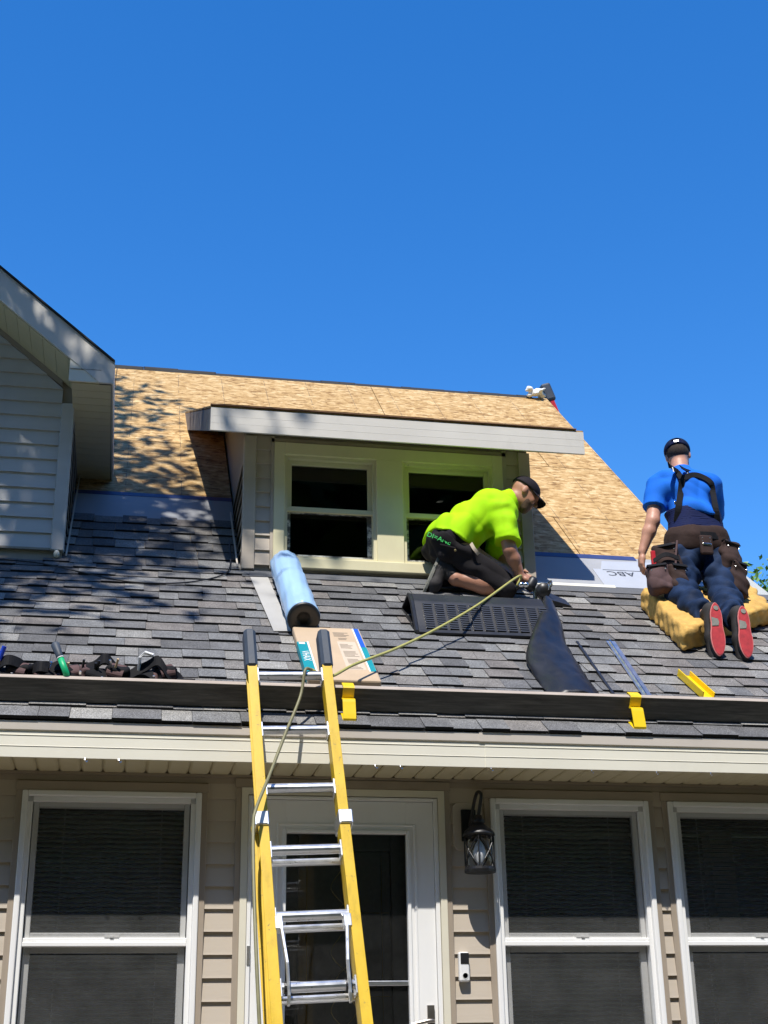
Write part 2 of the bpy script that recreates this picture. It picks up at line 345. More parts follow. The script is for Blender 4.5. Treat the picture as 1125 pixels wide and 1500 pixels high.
def grass_mat():
    t = NT('lawn'); a = t.noise(0.35, 6); b = t.noise(14, 4)
    c = t.mix(t.ramp(b, [(0.3, 0.0), (0.7, 1.0)]), (0.035, 0.075, 0.012), (0.10, 0.15, 0.03))
    t.color(t.mix(t.ramp(a, [(0.4, 0.0), (0.7, 0.5)]), c, (0.16, 0.14, 0.06))); t.set(0.9); t.bump(b, 0.8, 0.03); return t.m
M['grass'] = grass_mat()

# ------------------------------------------------------------------ ground
gnd = MB().add([(-600,-600,-1.6),(600,-600,-1.6),(600,600,-1.6),(-600,600,-1.6)], [(0,1,2,3)]).build('ground', M['grass']); gnd['kind'] = 'structure'
cut_ground = MB().add([(-9,1.6,-1.596),(9,1.6,-1.596),(9,7.0,-1.596),(-9,7.0,-1.596)], [(0,1,2,3)]).build('bounce_cut_ground', plain('bounce_cut_brown', (0.075, 0.048, 0.030), 0.95, 0.4, 25, bump=0.8, bscale=40)); cut_ground['kind'] = 'structure'  # unseen dark brown ground, added to cut green lawn bounce onto the eave
walk = MB().add([(0.3,-12,-1.592),(1.9,-12,-1.592),(1.9,4.9,-1.592),(0.3,4.9,-1.592)], [(0,1,2,3)]).build('added_walk', M['concrete']); walk['kind'] = 'structure'  # unseen concrete walk, added with the dark ground against lawn bounce

# ------------------------------------------------------------------ the house
house = thing('house', 'taupe sided house with two dormers and a half stripped roof', 'house', (1.5, 8.0, -1.6))
WY = 6.618; TOPZ = 1.29; GZ = -1.6
WINS = [(-0.452, 0.379), (1.795, 2.622), (2.725, 3.555)]; WZ0, WZ1 = -0.16, 1.198
DX0, DX1, DZ0, DZ1 = 0.569, 1.563, -0.88, 1.228
XL, XR = -4.2, 5.0
def holed(mb, x0, x1, y0, y1, z0, z1, holes):
    x = x0
    for a, b, c, d in holes:
        mb.box(x, a, y0, y1, z0, z1)
        if c > z0: mb.box(a, b, y0, y1, z0, c)
        if d < z1: mb.box(a, b, y0, y1, d, z1)
        x = b
    mb.box(x, x1, y0, y1, z0, z1); return mb
holes = [(WINS[0][0], WINS[0][1], WZ0, WZ1), (DX0, DX1, DZ0, DZ1)]+[(a, b, WZ0, WZ1) for a, b in WINS[1:]]
wall = holed(MB(), XL, XR, WY, WY+0.14, GZ, TOPZ+0.1, holes).build('wall', M['casing'], house)
def siding_mesh(w, h=0.1016, w2=None, sh=0.0):      # one clapboard course; w2/sh: top edge width and start when clipped by a rake
    w2 = w if w2 is None else w2
    prof = [(-0.019, 0.0), (-0.017, 0.012), (-0.005, h+0.004), (0.002, h+0.004), (0.002, 0.0)]
    m = MB(); a = [(0, y, z) for y, z in prof]; b = [((w+(w2-w)*z/h), y, z) for y, z in prof]
    n = len(a); m.add(a+b, [tuple(range(n)), tuple(range(n, 2*n))[::-1]]+[(i, n+i, n+(i+1) % n, (i+1) % n) for i in range(n)])
    return m.mesh('siding_board')
CW = 0.028
edges = [XL]; 
for a, b, c, d in holes: edges += [a-CW, b+CW]
edges.append(XR); EXP = 0.1016
gaps = [(edges[i], edges[i+1]) for i in range(0, len(edges), 2)]
for a, b in gaps:
    me = siding_mesh(b-a); z = 0.563-EXP*21
    while z < TOPZ-0.07:
        link('siding_board', me, M['siding'], wall, (a, WY+random.uniform(-0.001, 0.001), z)).rotation_euler = (0, random.uniform(-0.0012, 0.0012)*min(1, 0.4/(b-a)), 0); z += EXP
for a, b in ((WINS[0][0], WINS[0][1]), WINS[1], WINS[2]):     # below the windows
    me = siding_mesh(b-a+2*CW); z = 0.563-EXP*21
    while z < WZ0-EXP-CW:
        link('siding_board', me, M['siding'], wall, (a-CW, WY, z)); z += EXP
# casings round the openings
for a, b, c, d in holes:
    MB().box(a-CW, a, WY-0.024, WY+0.01, c, d+0.001).box(b, b+CW, WY-0.024, WY+0.01, c, d+0.001).box(a-CW-0.004, b+CW+0.004, WY-0.027, WY+0.01, d+0.001, d+0.045).build('casing', M['casing'], house, bevel=0.003)
MB().box(XL, XR, WY-0.03, WY+0.01, 1.222+0.055, 1.287).box(XL, XR, WY-0.022, WY+0.01, 1.2745, 1.2775).build('frieze_board', M['casing'], house)
MB().box(XL, XR, WY-0.012, WY+0.005, 1.2475, 1.2775).build('frieze_board', M['casing'], house)
# dark room behind
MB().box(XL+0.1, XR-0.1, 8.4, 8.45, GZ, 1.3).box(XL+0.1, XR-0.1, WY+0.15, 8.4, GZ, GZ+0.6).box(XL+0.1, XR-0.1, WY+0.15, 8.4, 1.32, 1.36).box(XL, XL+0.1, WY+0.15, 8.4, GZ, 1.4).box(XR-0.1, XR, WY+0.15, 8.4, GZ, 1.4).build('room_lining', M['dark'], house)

def frame_ring(mb, x0, x1, z0, z1, w, y0, y1):
    return mb.box(x0, x0+w, y0, y1, z0, z1).box(x1-w, x1, y0, y1, z0, z1).box(x0+w, x1-w, y0, y1, z1-w, z1).box(x0+w, x1-w, y0, y1, z0, z0+w)
slat_me = None
for wi, (a, b) in enumerate(WINS):
    win = link('window', frame_ring(MB(), a, b, WZ0, WZ1, 0.027, WY-0.036, WY+0.06).mesh('window'), M['white'], house)
    md = win.modifiers.new('bevel', 'BEVEL'); md.width = 0.006; md.segments = 2
    frame_ring(MB(), a+0.027, b-0.027, WZ0+0.027, WZ1-0.027, 0.022, WY-0.016, WY+0.06).build('inner_frame', M['white'], win, bevel=0.003)
    for xx in (a+0.0275, b-0.0275-0.024): MB().box(xx, xx+0.024, WY-0.018, WY, WZ1-0.052, WZ1-0.0285).build('corner_block', M['sash'], win)
    ia, ib, iz0, iz1 = a+0.049, b-0.049, WZ0+0.049, WZ1-0.049; mz = 0.515
    frame_ring(MB(), ia+0.004, ib-0.004, mz+0.02, iz1, 0.026, WY+0.012, WY+0.045).build('upper_sash', M['sash'], win, bevel=0.003)
    frame_ring(MB(), ia+0.004, ib-0.004, iz0, mz-0.01, 0.032, WY+0.03, WY+0.06).build('lower_sash', M['sash'], win, bevel=0.003)
    MB().box(ia, ib, WY-0.012, WY+0.05, mz-0.016, mz+0.005).box(ia, ib, WY-0.004, WY+0.05, mz+0.006, mz+0.022).build('meeting_rail', M['white'], win, bevel=0.003)
    lx = ia + (ib-ia)*0.54; MB().box(lx-0.033, lx+0.033, WY-0.006, WY+0.02, mz+0.0225, mz+0.036).box(lx-0.008, lx+0.008, WY-0.010, WY+0.02, mz+0.0225, mz+0.031).build('sash_lock', M['sash'], win)
    MB().add([(ia+0.03, WY+0.03, mz+0.03), (ib-0.03, WY+0.03, mz+0.03), (ib-0.03, WY+0.03, iz1-0.02), (ia+0.03, WY+0.03, iz1-0.02)], [(0,1,2,3)]).build('pane', M['glass'], win)
    MB().add([(ia+0.03, WY+0.047, iz0+0.03), (ib-0.03, WY+0.047, iz0+0.03), (ib-0.03, WY+0.047, mz-0.03), (ia+0.03, WY+0.047, mz-0.03)], [(0,1,2,3)]).build('pane', M['glass'], win)
    MB().add([(ia+0.004, WY+0.009, iz0), (ib-0.004, WY+0.009, iz0), (ib-0.004, WY+0.009, mz-0.02), (ia+0.004, WY+0.009, mz-0.02)], [(0,1,2,3)]).build('insect_screen', M['screen'], win)
    MB().add([(ia+0.028, WY+0.0105, mz+0.03), (ib-0.028, WY+0.0105, mz+0.03), (ib-0.028, WY+0.0105, iz1-0.02), (ia+0.028, WY+0.0105, iz1-0.02)], [(0,1,2,3)]).build('insect_screen', M['screen'], win)
    MB().box(ia, ib, WY+0.065, WY+0.135, WZ0, iz0+0.02).build('sill', M['white'], win)
    wslat = ib-ia-0.03
    sm = []
    for tilt in (36, 22):                   # nearly closed above, more open below
        t = R(tilt); pts = []
        for k in range(5):
            u = (k/4-0.5)*0.0255; pts.append((u*math.cos(t), u*math.sin(t)+0.0016*(1-(k/2-1)**2)))
        m = MB(); sag = 9
        for j in range(sag):
            x = wslat*j/(sag-1)
            for (py, pz) in pts: m.v.append((x, py, pz+0.0022*math.sin(j*2.1+wi)))
        for j in range(sag-1):
            for k in range(4): m.f.append((j*5+k, j*5+k+1, (j+1)*5+k+1, (j+1)*5+k))
        sm.append(m.mesh('blind_slat', True))
    z = iz1-0.03; k = 0
    while z > iz0+0.02:
        opened = (wi == 0 and z < 0.36) or (wi == 2)
        o = link('blind_slat', sm[1 if opened else 0], M['slat'], win, (ia+0.015, WY+0.105, z+0.0012*math.sin(k*1.7+wi)))
        o.rotation_euler = (0, 0.0015*math.sin(k*0.9+wi*2), 0)
        z -= 0.0225; k += 1
    cord = MB()
    for fx in (0.2, 0.82): cord.tube([(ia+(ib-ia)*fx, WY+0.088, iz1), (ia+(ib-ia)*fx, WY+0.088, iz0)], 0.0012, 5)
    cord.build('blind_cord', M['slat'], win)

# ---- the door: cream frame, white storm door, darker leaded door behind
door = link('door', frame_ring(MB(), DX0, DX1, DZ0-0.1, DZ1, 0.032, WY-0.03, WY+0.14).mesh('door'), M['doorframe'], house)
a, b, z1 = DX0+0.034, DX1-0.034, DZ1-0.036
MB().box(a, a+0.02, WY-0.022, WY+0.03, DZ0, z1).box(b-0.02, b, WY-0.022, WY+0.03, DZ0, z1).box(a+0.02, b-0.02, WY-0.022, WY+0.03, z1-0.016, z1).build('storm_frame', M['white'], door, bevel=0.003)
ga, gb, gz1, gz0 = 0.787, 1.372, 1.018, -0.62
sd = MB().box(a+0.022, ga, WY-0.008, WY+0.028, DZ0, z1-0.018).box(gb, b-0.022, WY-0.008, WY+0.028, DZ0, z1-0.018).box(ga, gb, WY-0.008, WY+0.028, gz1, z1-0.018).box(ga, gb, WY-0.008, WY+0.028, DZ0, gz0)
sd.build('storm_door_leaf', M['white'], door, bevel=0.002)
for off, dep in ((0.048, 0.006), (0.018, 0.011)):
    frame_ring(MB(), ga-off, gb+off, gz0-off, gz1+off, 0.012 if off > 0.03 else 0.018, WY-0.008-dep, WY-0.006).build('moulding', M['white'], door, bevel=0.004)
MB().add([(ga, WY+0.01, gz0), (gb, WY+0.01, gz0), (gb, WY+0.01, gz1), (ga, WY+0.01, gz1)], [(0,1,2,3)]).build('pane', M['glass'], door)
MB().box(ga, gb, WY-0.004, WY+0.02, 0.322, 0.345).build('sash_bar', M['alu'], door, bevel=0.003)
MB().box(a, ga+0.07, WY+0.085, WY+0.12, DZ0, z1).box(gb-0.06, b, WY+0.085, WY+0.12, DZ0, z1).box(ga+0.07, gb-0.06, WY+0.085, WY+0.12, 0.95, z1).box(ga+0.07, gb-0.06, WY+0.105, WY+0.12, DZ0, 0.95).build('inner_door', M['innerdoor'], door, bevel=0.004)
came = MB(); xc = (ga+gb)/2; yy = WY+0.1015
for xx in (ga+0.115, gb-0.105): came.tube([(xx, yy, -0.5), (xx, yy, 0.93)], 0.0018, 5)
for zz in (0.66, 0.28, 0.1): came.tube([(ga+0.08, yy, zz), (gb-0.07, yy, zz)], 0.0018, 5)
for sgn in (-1, 1):
    for z0 in (0.86, 0.56, 0.30):
        came.tube(smoothpath([(xc+sgn*0.01, yy, z0), (xc+sgn*0.06, yy, z0-0.09), (xc-sgn*0.035, yy, z0-0.2), (xc+sgn*0.0, yy, z0-0.27)], 5), 0.0018, 5)
came.build('leaded_came', M['brass'], door)
MB().box(b-0.075, b-0.042, WY-0.022, WY-0.008, 0.06, 0.235).tube(smoothpath([(b-0.058, WY-0.02, 0.165), (b-0.058, WY-0.06, 0.165), (b-0.085, WY-0.065, 0.165), (b-0.16, WY-0.06, 0.15)], 5), 0.009, 8).build('handle', plain('brushed_nickel', (0.33, 0.30, 0.27), 0.35, 0.1, 20, metal=0.9), door, bevel=0.003)
MB().box(a+0.004, a+0.018, WY-0.028, WY-0.02, 0.42, 0.50).build('hinge', M['alu'], door)
MB().box(0.2, 1.95, 5.2, WY-0.02, GZ, DZ0-0.02).box(0.2, 1.95, 4.85, 5.2, GZ, -1.25).build('door_stoop', M['concrete'], house, bevel=0.01)

# ---- eave: soffit planks, fascia, drip edge
FY = 6.268
sof = MB().box(XL, XR, FY+0.012, WY, 1.301, 1.33).build('soffit', M['soffit'], house)
pm = MB(); pm.prism([(0.003, 0, 0.0), (0.012, 0, -0.006), (0.088, 0, -0.006), (0.097, 0, 0.0), (0.097, 0, 0.008), (0.003, 0, 0.008)], (0, WY-FY-0.04, 0)); pm = pm.mesh('soffit_plank')
x = XL
while x < XR-0.05: link('soffit_plank', pm, M['soffit'], sof, (x, FY+0.016, 1.2935)); x += 0.1002
MB().box(XL, XR, WY-0.024, WY-0.018, 1.276, 1.2905).build('soffit_channel', M['casing'], house)
for xa, xb, off in ((XL, 1.70, 0.0), (1.695, XR, -0.0025)):
    f = MB(); prof = [(0, 1.285), (-0.001, 1.333), (-0.0035, 1.335), (-0.002, 1.337), (-0.002, 1.382), (-0.005, 1.384), (-0.003, 1.386), (-0.003, 1.425), (0.012, 1.425), (0.012, 1.285)]
    f.prism([(xa, FY+off+y, z) for y, z in prof], (xb-xa, 0, 0)).build('fascia', M['cream'], house)
MB().prism([(XL, FY-0.006, 1.404), (XL, FY-0.011, 1.408), (XL, FY-0.014, 1.447), (XL, FY+0.05, 1.470), (XL, FY+0.05, 1.42)], (5.87, 0, 0)).build('drip_edge', M['drip'], house)
MB().prism([(1.665, FY-0.0085, 1.4025), (1.665, FY-0.0135, 1.4065), (1.665, FY-0.0165, 1.4495), (1.665, FY+0.05, 1.472), (1.665, FY+0.05, 1.42)], (XR-1.665, 0, 0)).build('drip_edge', M['drip'], house)
for X in (-0.17, -0.02, 1.0, 1.16, 1.28, 1.72, 2.22, 2.55, 2.83, 3.25):
    MB().tube([(X, FY+0.004, 1.290), (X, FY-0.003, 1.277), (X+0.006, FY-0.001, 1.268), (X+0.012, FY+0.004, 1.274)], 0.0022, 5).build('light_clip', M['steel'], house)

# ---- lower roof: deck and shingles
deck = MB().hexa([(XL, YF+0.03, ZF-0.06), (XR, YF+0.03, ZF-0.06), (XR, YB, ZB-0.075), (XL, YB, ZB-0.075), (XL, YF+0.012, ZF-0.012), (XR, YF+0.012, ZF-0.012), (XR, YB, ZB-0.004), (XL, YB, ZB-0.004)]).build('lower_roof', M['starter'], house)
MB().hexa([(XRAKE, YB, ZB-0.08), (XR, YB, ZB-0.08), (XR, YB+2.1, ZF-0.1), (XRAKE, YB+2.1, ZF-0.1), (XRAKE, YB, ZB-0.002), (XR, YB, ZB-0.002), (XR, YB+2.1, ZF), (XRAKE, YB+2.1, ZF)]).build('lower_roof_back', M['starter'], house)
ROWS = 17; EX = (Vector((0, YB-YF, ZB-ZF)).length-0.10)/ROWS
def tab_pts(w, thick, e, O=Vector((0,0,0)), U=LU, N=LN, X=Vector((1,0,0))):
    lo, hi = (0.017, 0.004) if thick else (0.0105, 0.0025); g = 0.001
    c = [(g, 0, 0.0), (w-g, 0, 0.0), (w-g, e*1.12, -0.002), (g, e*1.12, -0.002), (g, 0.0, lo), (w-g, 0, lo), (w-g*1, e*1.12, hi), (g, e*1.12, hi)]
    return [O+X*p[0]+U*p[1]+N*p[2] for p in c]
FACES = [(0,3,2,1),(4,5,6,7),(0,1,5,4),(1,2,6,5),(2,3,7,6),(3,0,4,7)]
def butted(me, m):          # bare asphalt on the butt edge of every tab
    me.materials.append(m); me.materials.append(M['butt'])
    for p in me.polygons:
        if p.index % 6 == 2: p.material_index = 1
    return me
WID = [0.09, 0.115, 0.14, 0.165, 0.19, 0.225, 0.26]
tabs = {}
for w in WID:
    for t in (0, 1): tabs[(w, t)] = butted(MB().add(tab_pts(w, t, EX), FACES).mesh('shingle'), M['shingle'])
field = MB(); count = 0; rr = random.Random(3)
DRX0_ = 0.675
for k in range(ROWS+1):
    x = XL-rr.random()*0.3; t = rr.randint(0, 1); s = -0.003+k*EX
    while x < (XR if k < ROWS else DRX0_-0.1):
        w = rr.choice(WID); t = 1-t if rr.random() < 0.85 else t
        vis = -0.86+0.02*k < x+w and x < 3.42+0.045*k
        O = low(x, s + rr.uniform(-0.002, 0.002), 0.0)
        if vis and count < 300 and k <= 12:
            link('shingle', tabs[(w, t)], M['shingle'], deck, O); count += 1
        else: field.add(tab_pts(w, t, EX, O), FACES)
        x += w
fo = link('shingle_field', butted(field.mesh('shingle_field'), M['shingle_i']), None, deck); fo['kind'] = 'stuff'
MB().hexa([low(DRX0_, ROWS*EX-0.03, 0.006), low(XR, ROWS*EX-0.03, 0.006), low(XR, 2.50, 0.006), low(DRX0_, 2.50, 0.006), low(DRX0_, ROWS*EX-0.03, 0.0125), low(XR, ROWS*EX-0.03, 0.0125), low(XR, 2.503, 0.011), low(DRX0_, 2.503, 0.011)]).build('starter_strip', M['starter'], deck)

# ---- upper roof: deck, sheathing, underlayment
DRX0, DRX1 = 0.675, 2.638           # shed dormer walls
JY = 10.80                          # where the dormer roof meets the main slope
def sslab(mb, x0, x1, y0, y1, h0, h1): return mb.hexa([steep(x0, y0, h0), steep(x1, y0, h0), steep(x1, y1, h0), steep(x0, y1, h0), steep(x0, y0, h1), steep(x1, y0, h1), steep(x1, y1, h1), steep(x0, y1, h1)])
ur = sslab(sslab(sslab(MB(), XL, DRX0, YB, JY, -0.08, -0.013), DRX1, XRAKE-0.01, YB, JY, -0.08, -0.013), XL, XRAKE-0.01, JY, YRIDGE, -0.08, -0.013)
zr = steep(0, YRIDGE).z
ur.hexa([(XL, YRIDGE, zr-0.1), (XRAKE, YRIDGE, zr-0.1), (XRAKE, 17, zr-5.0), (XL, 17, zr-5.0), (XL, YRIDGE, zr-0.014), (XRAKE, YRIDGE, zr-0.014), (XRAKE, 17, zr-4.9), (XL, 17, zr-4.9)])
ur = ur.build('upper_roof', M['osbdark'], house)
def sheet(x0, x1, y0, y1, m='osb', name='osb_sheet', h0=-0.012, h1=0.0, g=0.0035): return sslab(MB(), x0+g, x1-g, y0+g, y1-g, h0, h1).build(name, M[m], ur)
for y0, y1, off in ((8.45, 9.265, 0.0), (9.265, 10.162, 1.1), (10.162, JY+0.255, 0.3), (JY+0.255, YRIDGE, 1.5)):
    x = XL+off-2.44
    while x < XRAKE:
        a, b = max(x, XL), min(x+2.44, XRAKE); x += 2.44
        if b-a < 0.05: continue
        if y0 >= JY: sheet(a, b, y0, y1); continue
        ye = min(y1, JY+0.255)
        if a < DRX0-0.02: sheet(a, min(b, DRX0), y0, ye)
        if b > DRX1+0.02: sheet(max(a, DRX1), b, y0, ye)
rag = MB(); xx = -0.3; rr = random.Random(5)
while xx < XRAKE-0.2:
    w = rr.uniform(0.1, 0.4); h = rr.uniform(0.002, 0.012)*(1.8 if xx < 0.6 else 0.8)
    rag.hexa([steep(xx, YRIDGE-0.03, 0.001), steep(xx+w, YRIDGE-0.03, 0.001), steep(xx+w, YRIDGE+0.02, 0.001), steep(xx, YRIDGE+0.02, 0.001), steep(xx+0.01, YRIDGE-0.01, h), steep(xx+w-0.02, YRIDGE-0.01, h*rr.uniform(0.5, 1.3)), steep(xx+w, YRIDGE+0.02, h), steep(xx, YRIDGE+0.02, h)]); xx += w*rr.uniform(0.85, 1.02)
rag = rag.build('torn_felt', M['osbdark'], ur); rag['kind'] = 'stuff'
# rake edge board and right-hand gable wall
MB().hexa([steep(XRAKE-0.012, YB, -0.15), steep(XRAKE, YB, -0.15), steep(XRAKE, YRIDGE, -0.15), steep(XRAKE-0.012, YRIDGE, -0.15), steep(XRAKE-0.012, YB, -0.0135), steep(XRAKE, YB, -0.0135), steep(XRAKE, YRIDGE, -0.0135), steep(XRAKE-0.012, YRIDGE, -0.0135)]).build('rake_board', M['cream'], house)
MB().prism([(XRAKE-0.3, YB, GZ), (XRAKE-0.3, YB, ZB-0.12), (XRAKE-0.3, YRIDGE, zr-0.16), (XRAKE-0.3, 16.5, zr-4.7), (XRAKE-0.3, 16.5, GZ)], (0.15, 0, 0)).build('end_wall', M['siding'], house)
MB().prism([(XL+0.1, YB, GZ), (XL+0.1, YB, ZB-0.12), (XL+0.1, YRIDGE, zr-0.16), (XL+0.1, 16.5, zr-4.7), (XL+0.1, 16.5, GZ)], (0.15, 0, 0)).build('end_wall', M['siding'], house)
MB().box(XR-0.16, XR-0.02, WY+0.14, YB, GZ, TOPZ).box(XL+0.02, XL+0.16, WY+0.14, YB, GZ, TOPZ).box(XRAKE, XR-0.02, YB+1.9, YB+2.0, GZ, ZF-0.1).build('end_wall', M['siding'], house)
# steep shingles between the dormers, underlayment above
SE = 0.1435; sf = MB(); ns = 0
for k in range(6):
    y0 = YB+(k*SE)*SU.y; x = -0.47-rr.random()*0.1; t = 0
    while x < DRX0-0.01:
        w = min(rr.choice(WID), DRX0-x); t = 1-t
        o = link('shingle', butted(MB().add(tab_pts(w, t, SE, steep(x, y0, 0.0), SU, SN), FACES).mesh('shingle'), M['shingle']), None, ur); x += w
sheet(-0.47, DRX0, 8.87, 9.235, 'underlay', 'underlayment', 0.001, 0.004)
sheet(-0.47, DRX0, 9.205, 9.262, 'bluetape', 'underlayment_selvage', 0.0045, 0.0065)
sheet(DRX1, XRAKE, 8.285, 8.69, 'underlay', 'underlayment', 0.001, 0.004)
sheet(DRX1, 3.52, 8.655, 8.715, 'bluetape', 'underlayment_selvage', 0.0045, 0.0065)
sslab(MB(), 3.13, XRAKE, 8.292, 8.52, 0.0048, 0.0072).add([steep(3.19, 8.52, 0.0072), steep(XRAKE, 8.52, 0.0072), steep(XRAKE, 8.64, 0.012), steep(3.24, 8.625, 0.0085)], [(0,1,2,3)]).build('underlayment_sheet', M['abc'], ur)
sslab(MB(), DRX1, 3.2, 8.28, 8.315, 0.0045, 0.008).build('flashing', M['cream'], ur)
sslab(MB(), 3.2, XRAKE, 8.508, 8.513, 0.0078, 0.0086).build('lap_line', M['darkprint'], ur)
def text_mesh(body, size, name, ext=0.0004):
    c = bpy.data.curves.new(name, 'FONT'); c.body = body; c.size = size; c.extrude = ext; c.align_x = 'CENTER'; c.align_y = 'CENTER'; c.resolution_u = 3
    o = bpy.data.objects.new(name, c); COL.objects.link(o); bpy.context.view_layer.update()
    me = bpy.data.meshes.new_from_object(o.evaluated_get(bpy.context.evaluated_depsgraph_get())); bpy.data.objects.remove(o); bpy.data.curves.remove(c)
    return me
def place_text(body, size, at, xdir, ydir, mat, parent, name='printed_lettering'):
    me = text_mesh(body, size, name); X = Vector(xdir).normalized(); Y = Vector(ydir).normalized(); Z = X.cross(Y)
    me.transform(Matrix(((X.x, Y.x, Z.x, at[0]), (X.y, Y.y, Z.y, at[1]), (X.z, Y.z, Z.z, at[2]), (0, 0, 0, 1))))
    return link(name, me, mat, parent)
place_text('ABC', 0.105, steep(3.315, 8.468, 0.0085), (-1, 0, 0), -SU, M['darkprint'], ur)

# ---- shed dormer
dw = MB(); DY = YB; dwz0, dwz1 = 2.86, 3.93
CX0, CX1, CZ0, CZ1 = 0.876, 2.440, 2.95, 3.838       # outer edge of window casing
holed(dw, DRX0+0.01, DRX1-0.01, DY+0.004, DY+0.1, dwz0, dwz1, [(CX0+0.05, CX1-0.05, CZ0+0.05, CZ1-0.05)])
for X in (DRX0+0.01, DRX1-0.05):         # cheek walls down to the slope
    dw.prism([(X, DY+0.1, dwz0), (X, DY+0.1, 3.98), (X, JY, steep(0, JY).z), (X, JY, steep(0, JY).z-0.1)], (0.04, 0, 0))
dw = dw.build('dormer_wall', M['casing'], house)
for X in (DRX0, DRX1-0.081): MB().box(X, X+0.081, DY-0.026, DY+0.06, 2.935, 3.875).build('corner_post', M['siding'], dw, bevel=0.004)
for a, b in ((DRX0+0.082, CX0-0.022), (CX1+0.032, DRX1-0.082)):
    me = siding_mesh(b-a, 0.1016); z = 2.968
    while z < 3.80: link('siding_board', me, M['siding'], dw, (a, DY+0.002, z)); z += EXP
for a, b in ((CX0-0.021, CX0-0.001), (CX1+0.001, CX1+0.031)): MB().box(a, b, DY-0.02, DY+0.01, 2.945, 3.88).build('casing', M['siding'], dw)
MB().box(CX0-0.02, CX1+0.03, DY-0.02, DY+0.01, CZ1+0.001, CZ1+0.03).build('casing', M['casing'], dw)
z = 2.965
while z < 3.75:                          # cheek siding, left side
    ye = DY+(z+0.05-ZB)/TS
    if ye > DY+0.12: MB().prism([(DRX0+0.012, DY+0.03, z+EXP), (DRX0-0.006, DY+0.03, z), (DRX0-0.006, ye, z), (DRX0+0.012, ye+0.1, z+EXP)], (0.004, 0, 0.001)).build('siding_board', M['siding'], dw)
    z += EXP
# window in the dormer: cream casing, centre mullion, peeling sashes
dwin = MB().box(CX0, CX0+0.07, DY-0.03, DY+0.03, CZ0+0.07, CZ1).box(CX1-0.07, CX1, DY-0.03, DY+0.03, CZ0+0.07, CZ1).box(CX0+0.07, CX1-0.07, DY-0.03, DY+0.03, CZ1-0.085, CZ1).box(1.562, 1.742, DY-0.03, DY+0.03, CZ0+0.07, CZ1-0.085).build('dormer_window', M['old_cream'], house, bevel=0.003)
MB().box(CX0-0.002, CX1+0.002, DY-0.045, DY+0.03, CZ0, CZ0+0.069).build('sill', M['old_cream'], dwin, bevel=0.004)
for a, b in ((CX0+0.07, 1.562), (1.742, CX1-0.07)):
    zb, zt, mzz = CZ0+0.07, CZ1-0.085, 3.385
    frame_ring(MB(), a, b, zb, zt, 0.022, DY-0.012, DY+0.08).build('jamb', M['peel'], dwin)
    frame_ring(MB(), a+0.022, b-0.022, mzz-0.015, zt-0.022, 0.03, DY+0.022, DY+0.055).build('upper_sash', M['peel'], dwin, bevel=0.003)
    MB().box(a+0.022, b-0.022, DY+0.008, DY+0.03, mzz-0.024, mzz+0.010).build('meeting_rail', M['peel'], dwin, bevel=0.003)
    frame_ring(MB(), a+0.022, b-0.022, zb+0.004, mzz+0.012, 0.028, DY+0.056, DY+0.085).build('lower_sash', M['flaked'], dwin, bevel=0.003)
    MB().box(a+0.0225, b-0.0225, DY+0.0, DY+0.056, zb+0.0005, zb+0.035).build('sill_ledge', M['flaked'], dwin)
    MB().add([(a, DY+0.04, mzz), (b, DY+0.04, mzz), (b, DY+0.04, zt-0.01), (a, DY+0.04, zt-0.01)], [(0,1,2,3)]).build('pane', M['oldglass'], dwin)
    MB().add([(a, DY+0.07, zb), (b, DY+0.07, zb), (b, DY+0.07, mzz), (a, DY+0.07, mzz)], [(0,1,2,3)]).build('pane', M['oldglass'], dwin)
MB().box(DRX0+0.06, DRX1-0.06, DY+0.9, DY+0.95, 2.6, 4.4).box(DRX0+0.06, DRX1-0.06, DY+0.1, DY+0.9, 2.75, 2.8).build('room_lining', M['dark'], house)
# dormer roof
FX0, FX1, FYD, FZ0, FZ1 = 0.430, 2.930, 7.960, 3.752, 3.917
PT = math.tan(R(25)); zj = FZ1+PT*(JY+0.06-FYD)
dr = MB().hexa([(FX0+0.012, FYD+0.016, FZ1-0.14), (FX1-0.012, FYD+0.016, FZ1-0.14), (FX1-0.012, JY+0.06, zj-0.14), (FX0-0.06, JY+0.06, zj-0.14), (FX0+0.012, FYD+0.004, FZ1-0.006), (FX1-0.012, FYD+0.004, FZ1-0.006), (FX1-0.012, JY+0.06, zj-0.006), (FX0-0.06, JY+0.06, zj-0.006)]).build('dormer_roof', M['lumber'], house)
MB().hexa([(FX0, FYD-0.006, FZ1-0.003), (FX1, FYD-0.006, FZ1-0.003), (FX1, JY+0.06, zj-0.003), (FX0-0.07, JY+0.06, zj-0.003), (FX0, FYD-0.006, FZ1+0.010), (FX1, FYD-0.006, FZ1+0.010), (FX1, JY+0.06, zj+0.010), (FX0-0.07, JY+0.06, zj+0.010)]).build('osb_sheet', M['osb'], dr)
MB().box(FX0-0.004, FX1-0.05, FYD-0.022, FYD-0.002, FZ1+0.0105, FZ1+0.016).build('torn_felt', plain('rusty_edge', (0.20, 0.10, 0.05), 0.8, 0.4, 15), dr)
df = MB(); prof = [(0, FZ0), (-0.0005, FZ0+0.051), (-0.0012, FZ0+0.052), (-0.0005, FZ0+0.053), (-0.0005, FZ0+0.101), (-0.0013, FZ0+0.102), (-0.0006, FZ0+0.103), (-0.0006, FZ1-0.004), (0.016, FZ1-0.004), (0.016, FZ0)]
df.prism([(FX0, FYD-0.012+y, z) for y, z in prof], (FX1-FX0, 0, 0)).build('fascia', M['dormer_fascia'], dr)
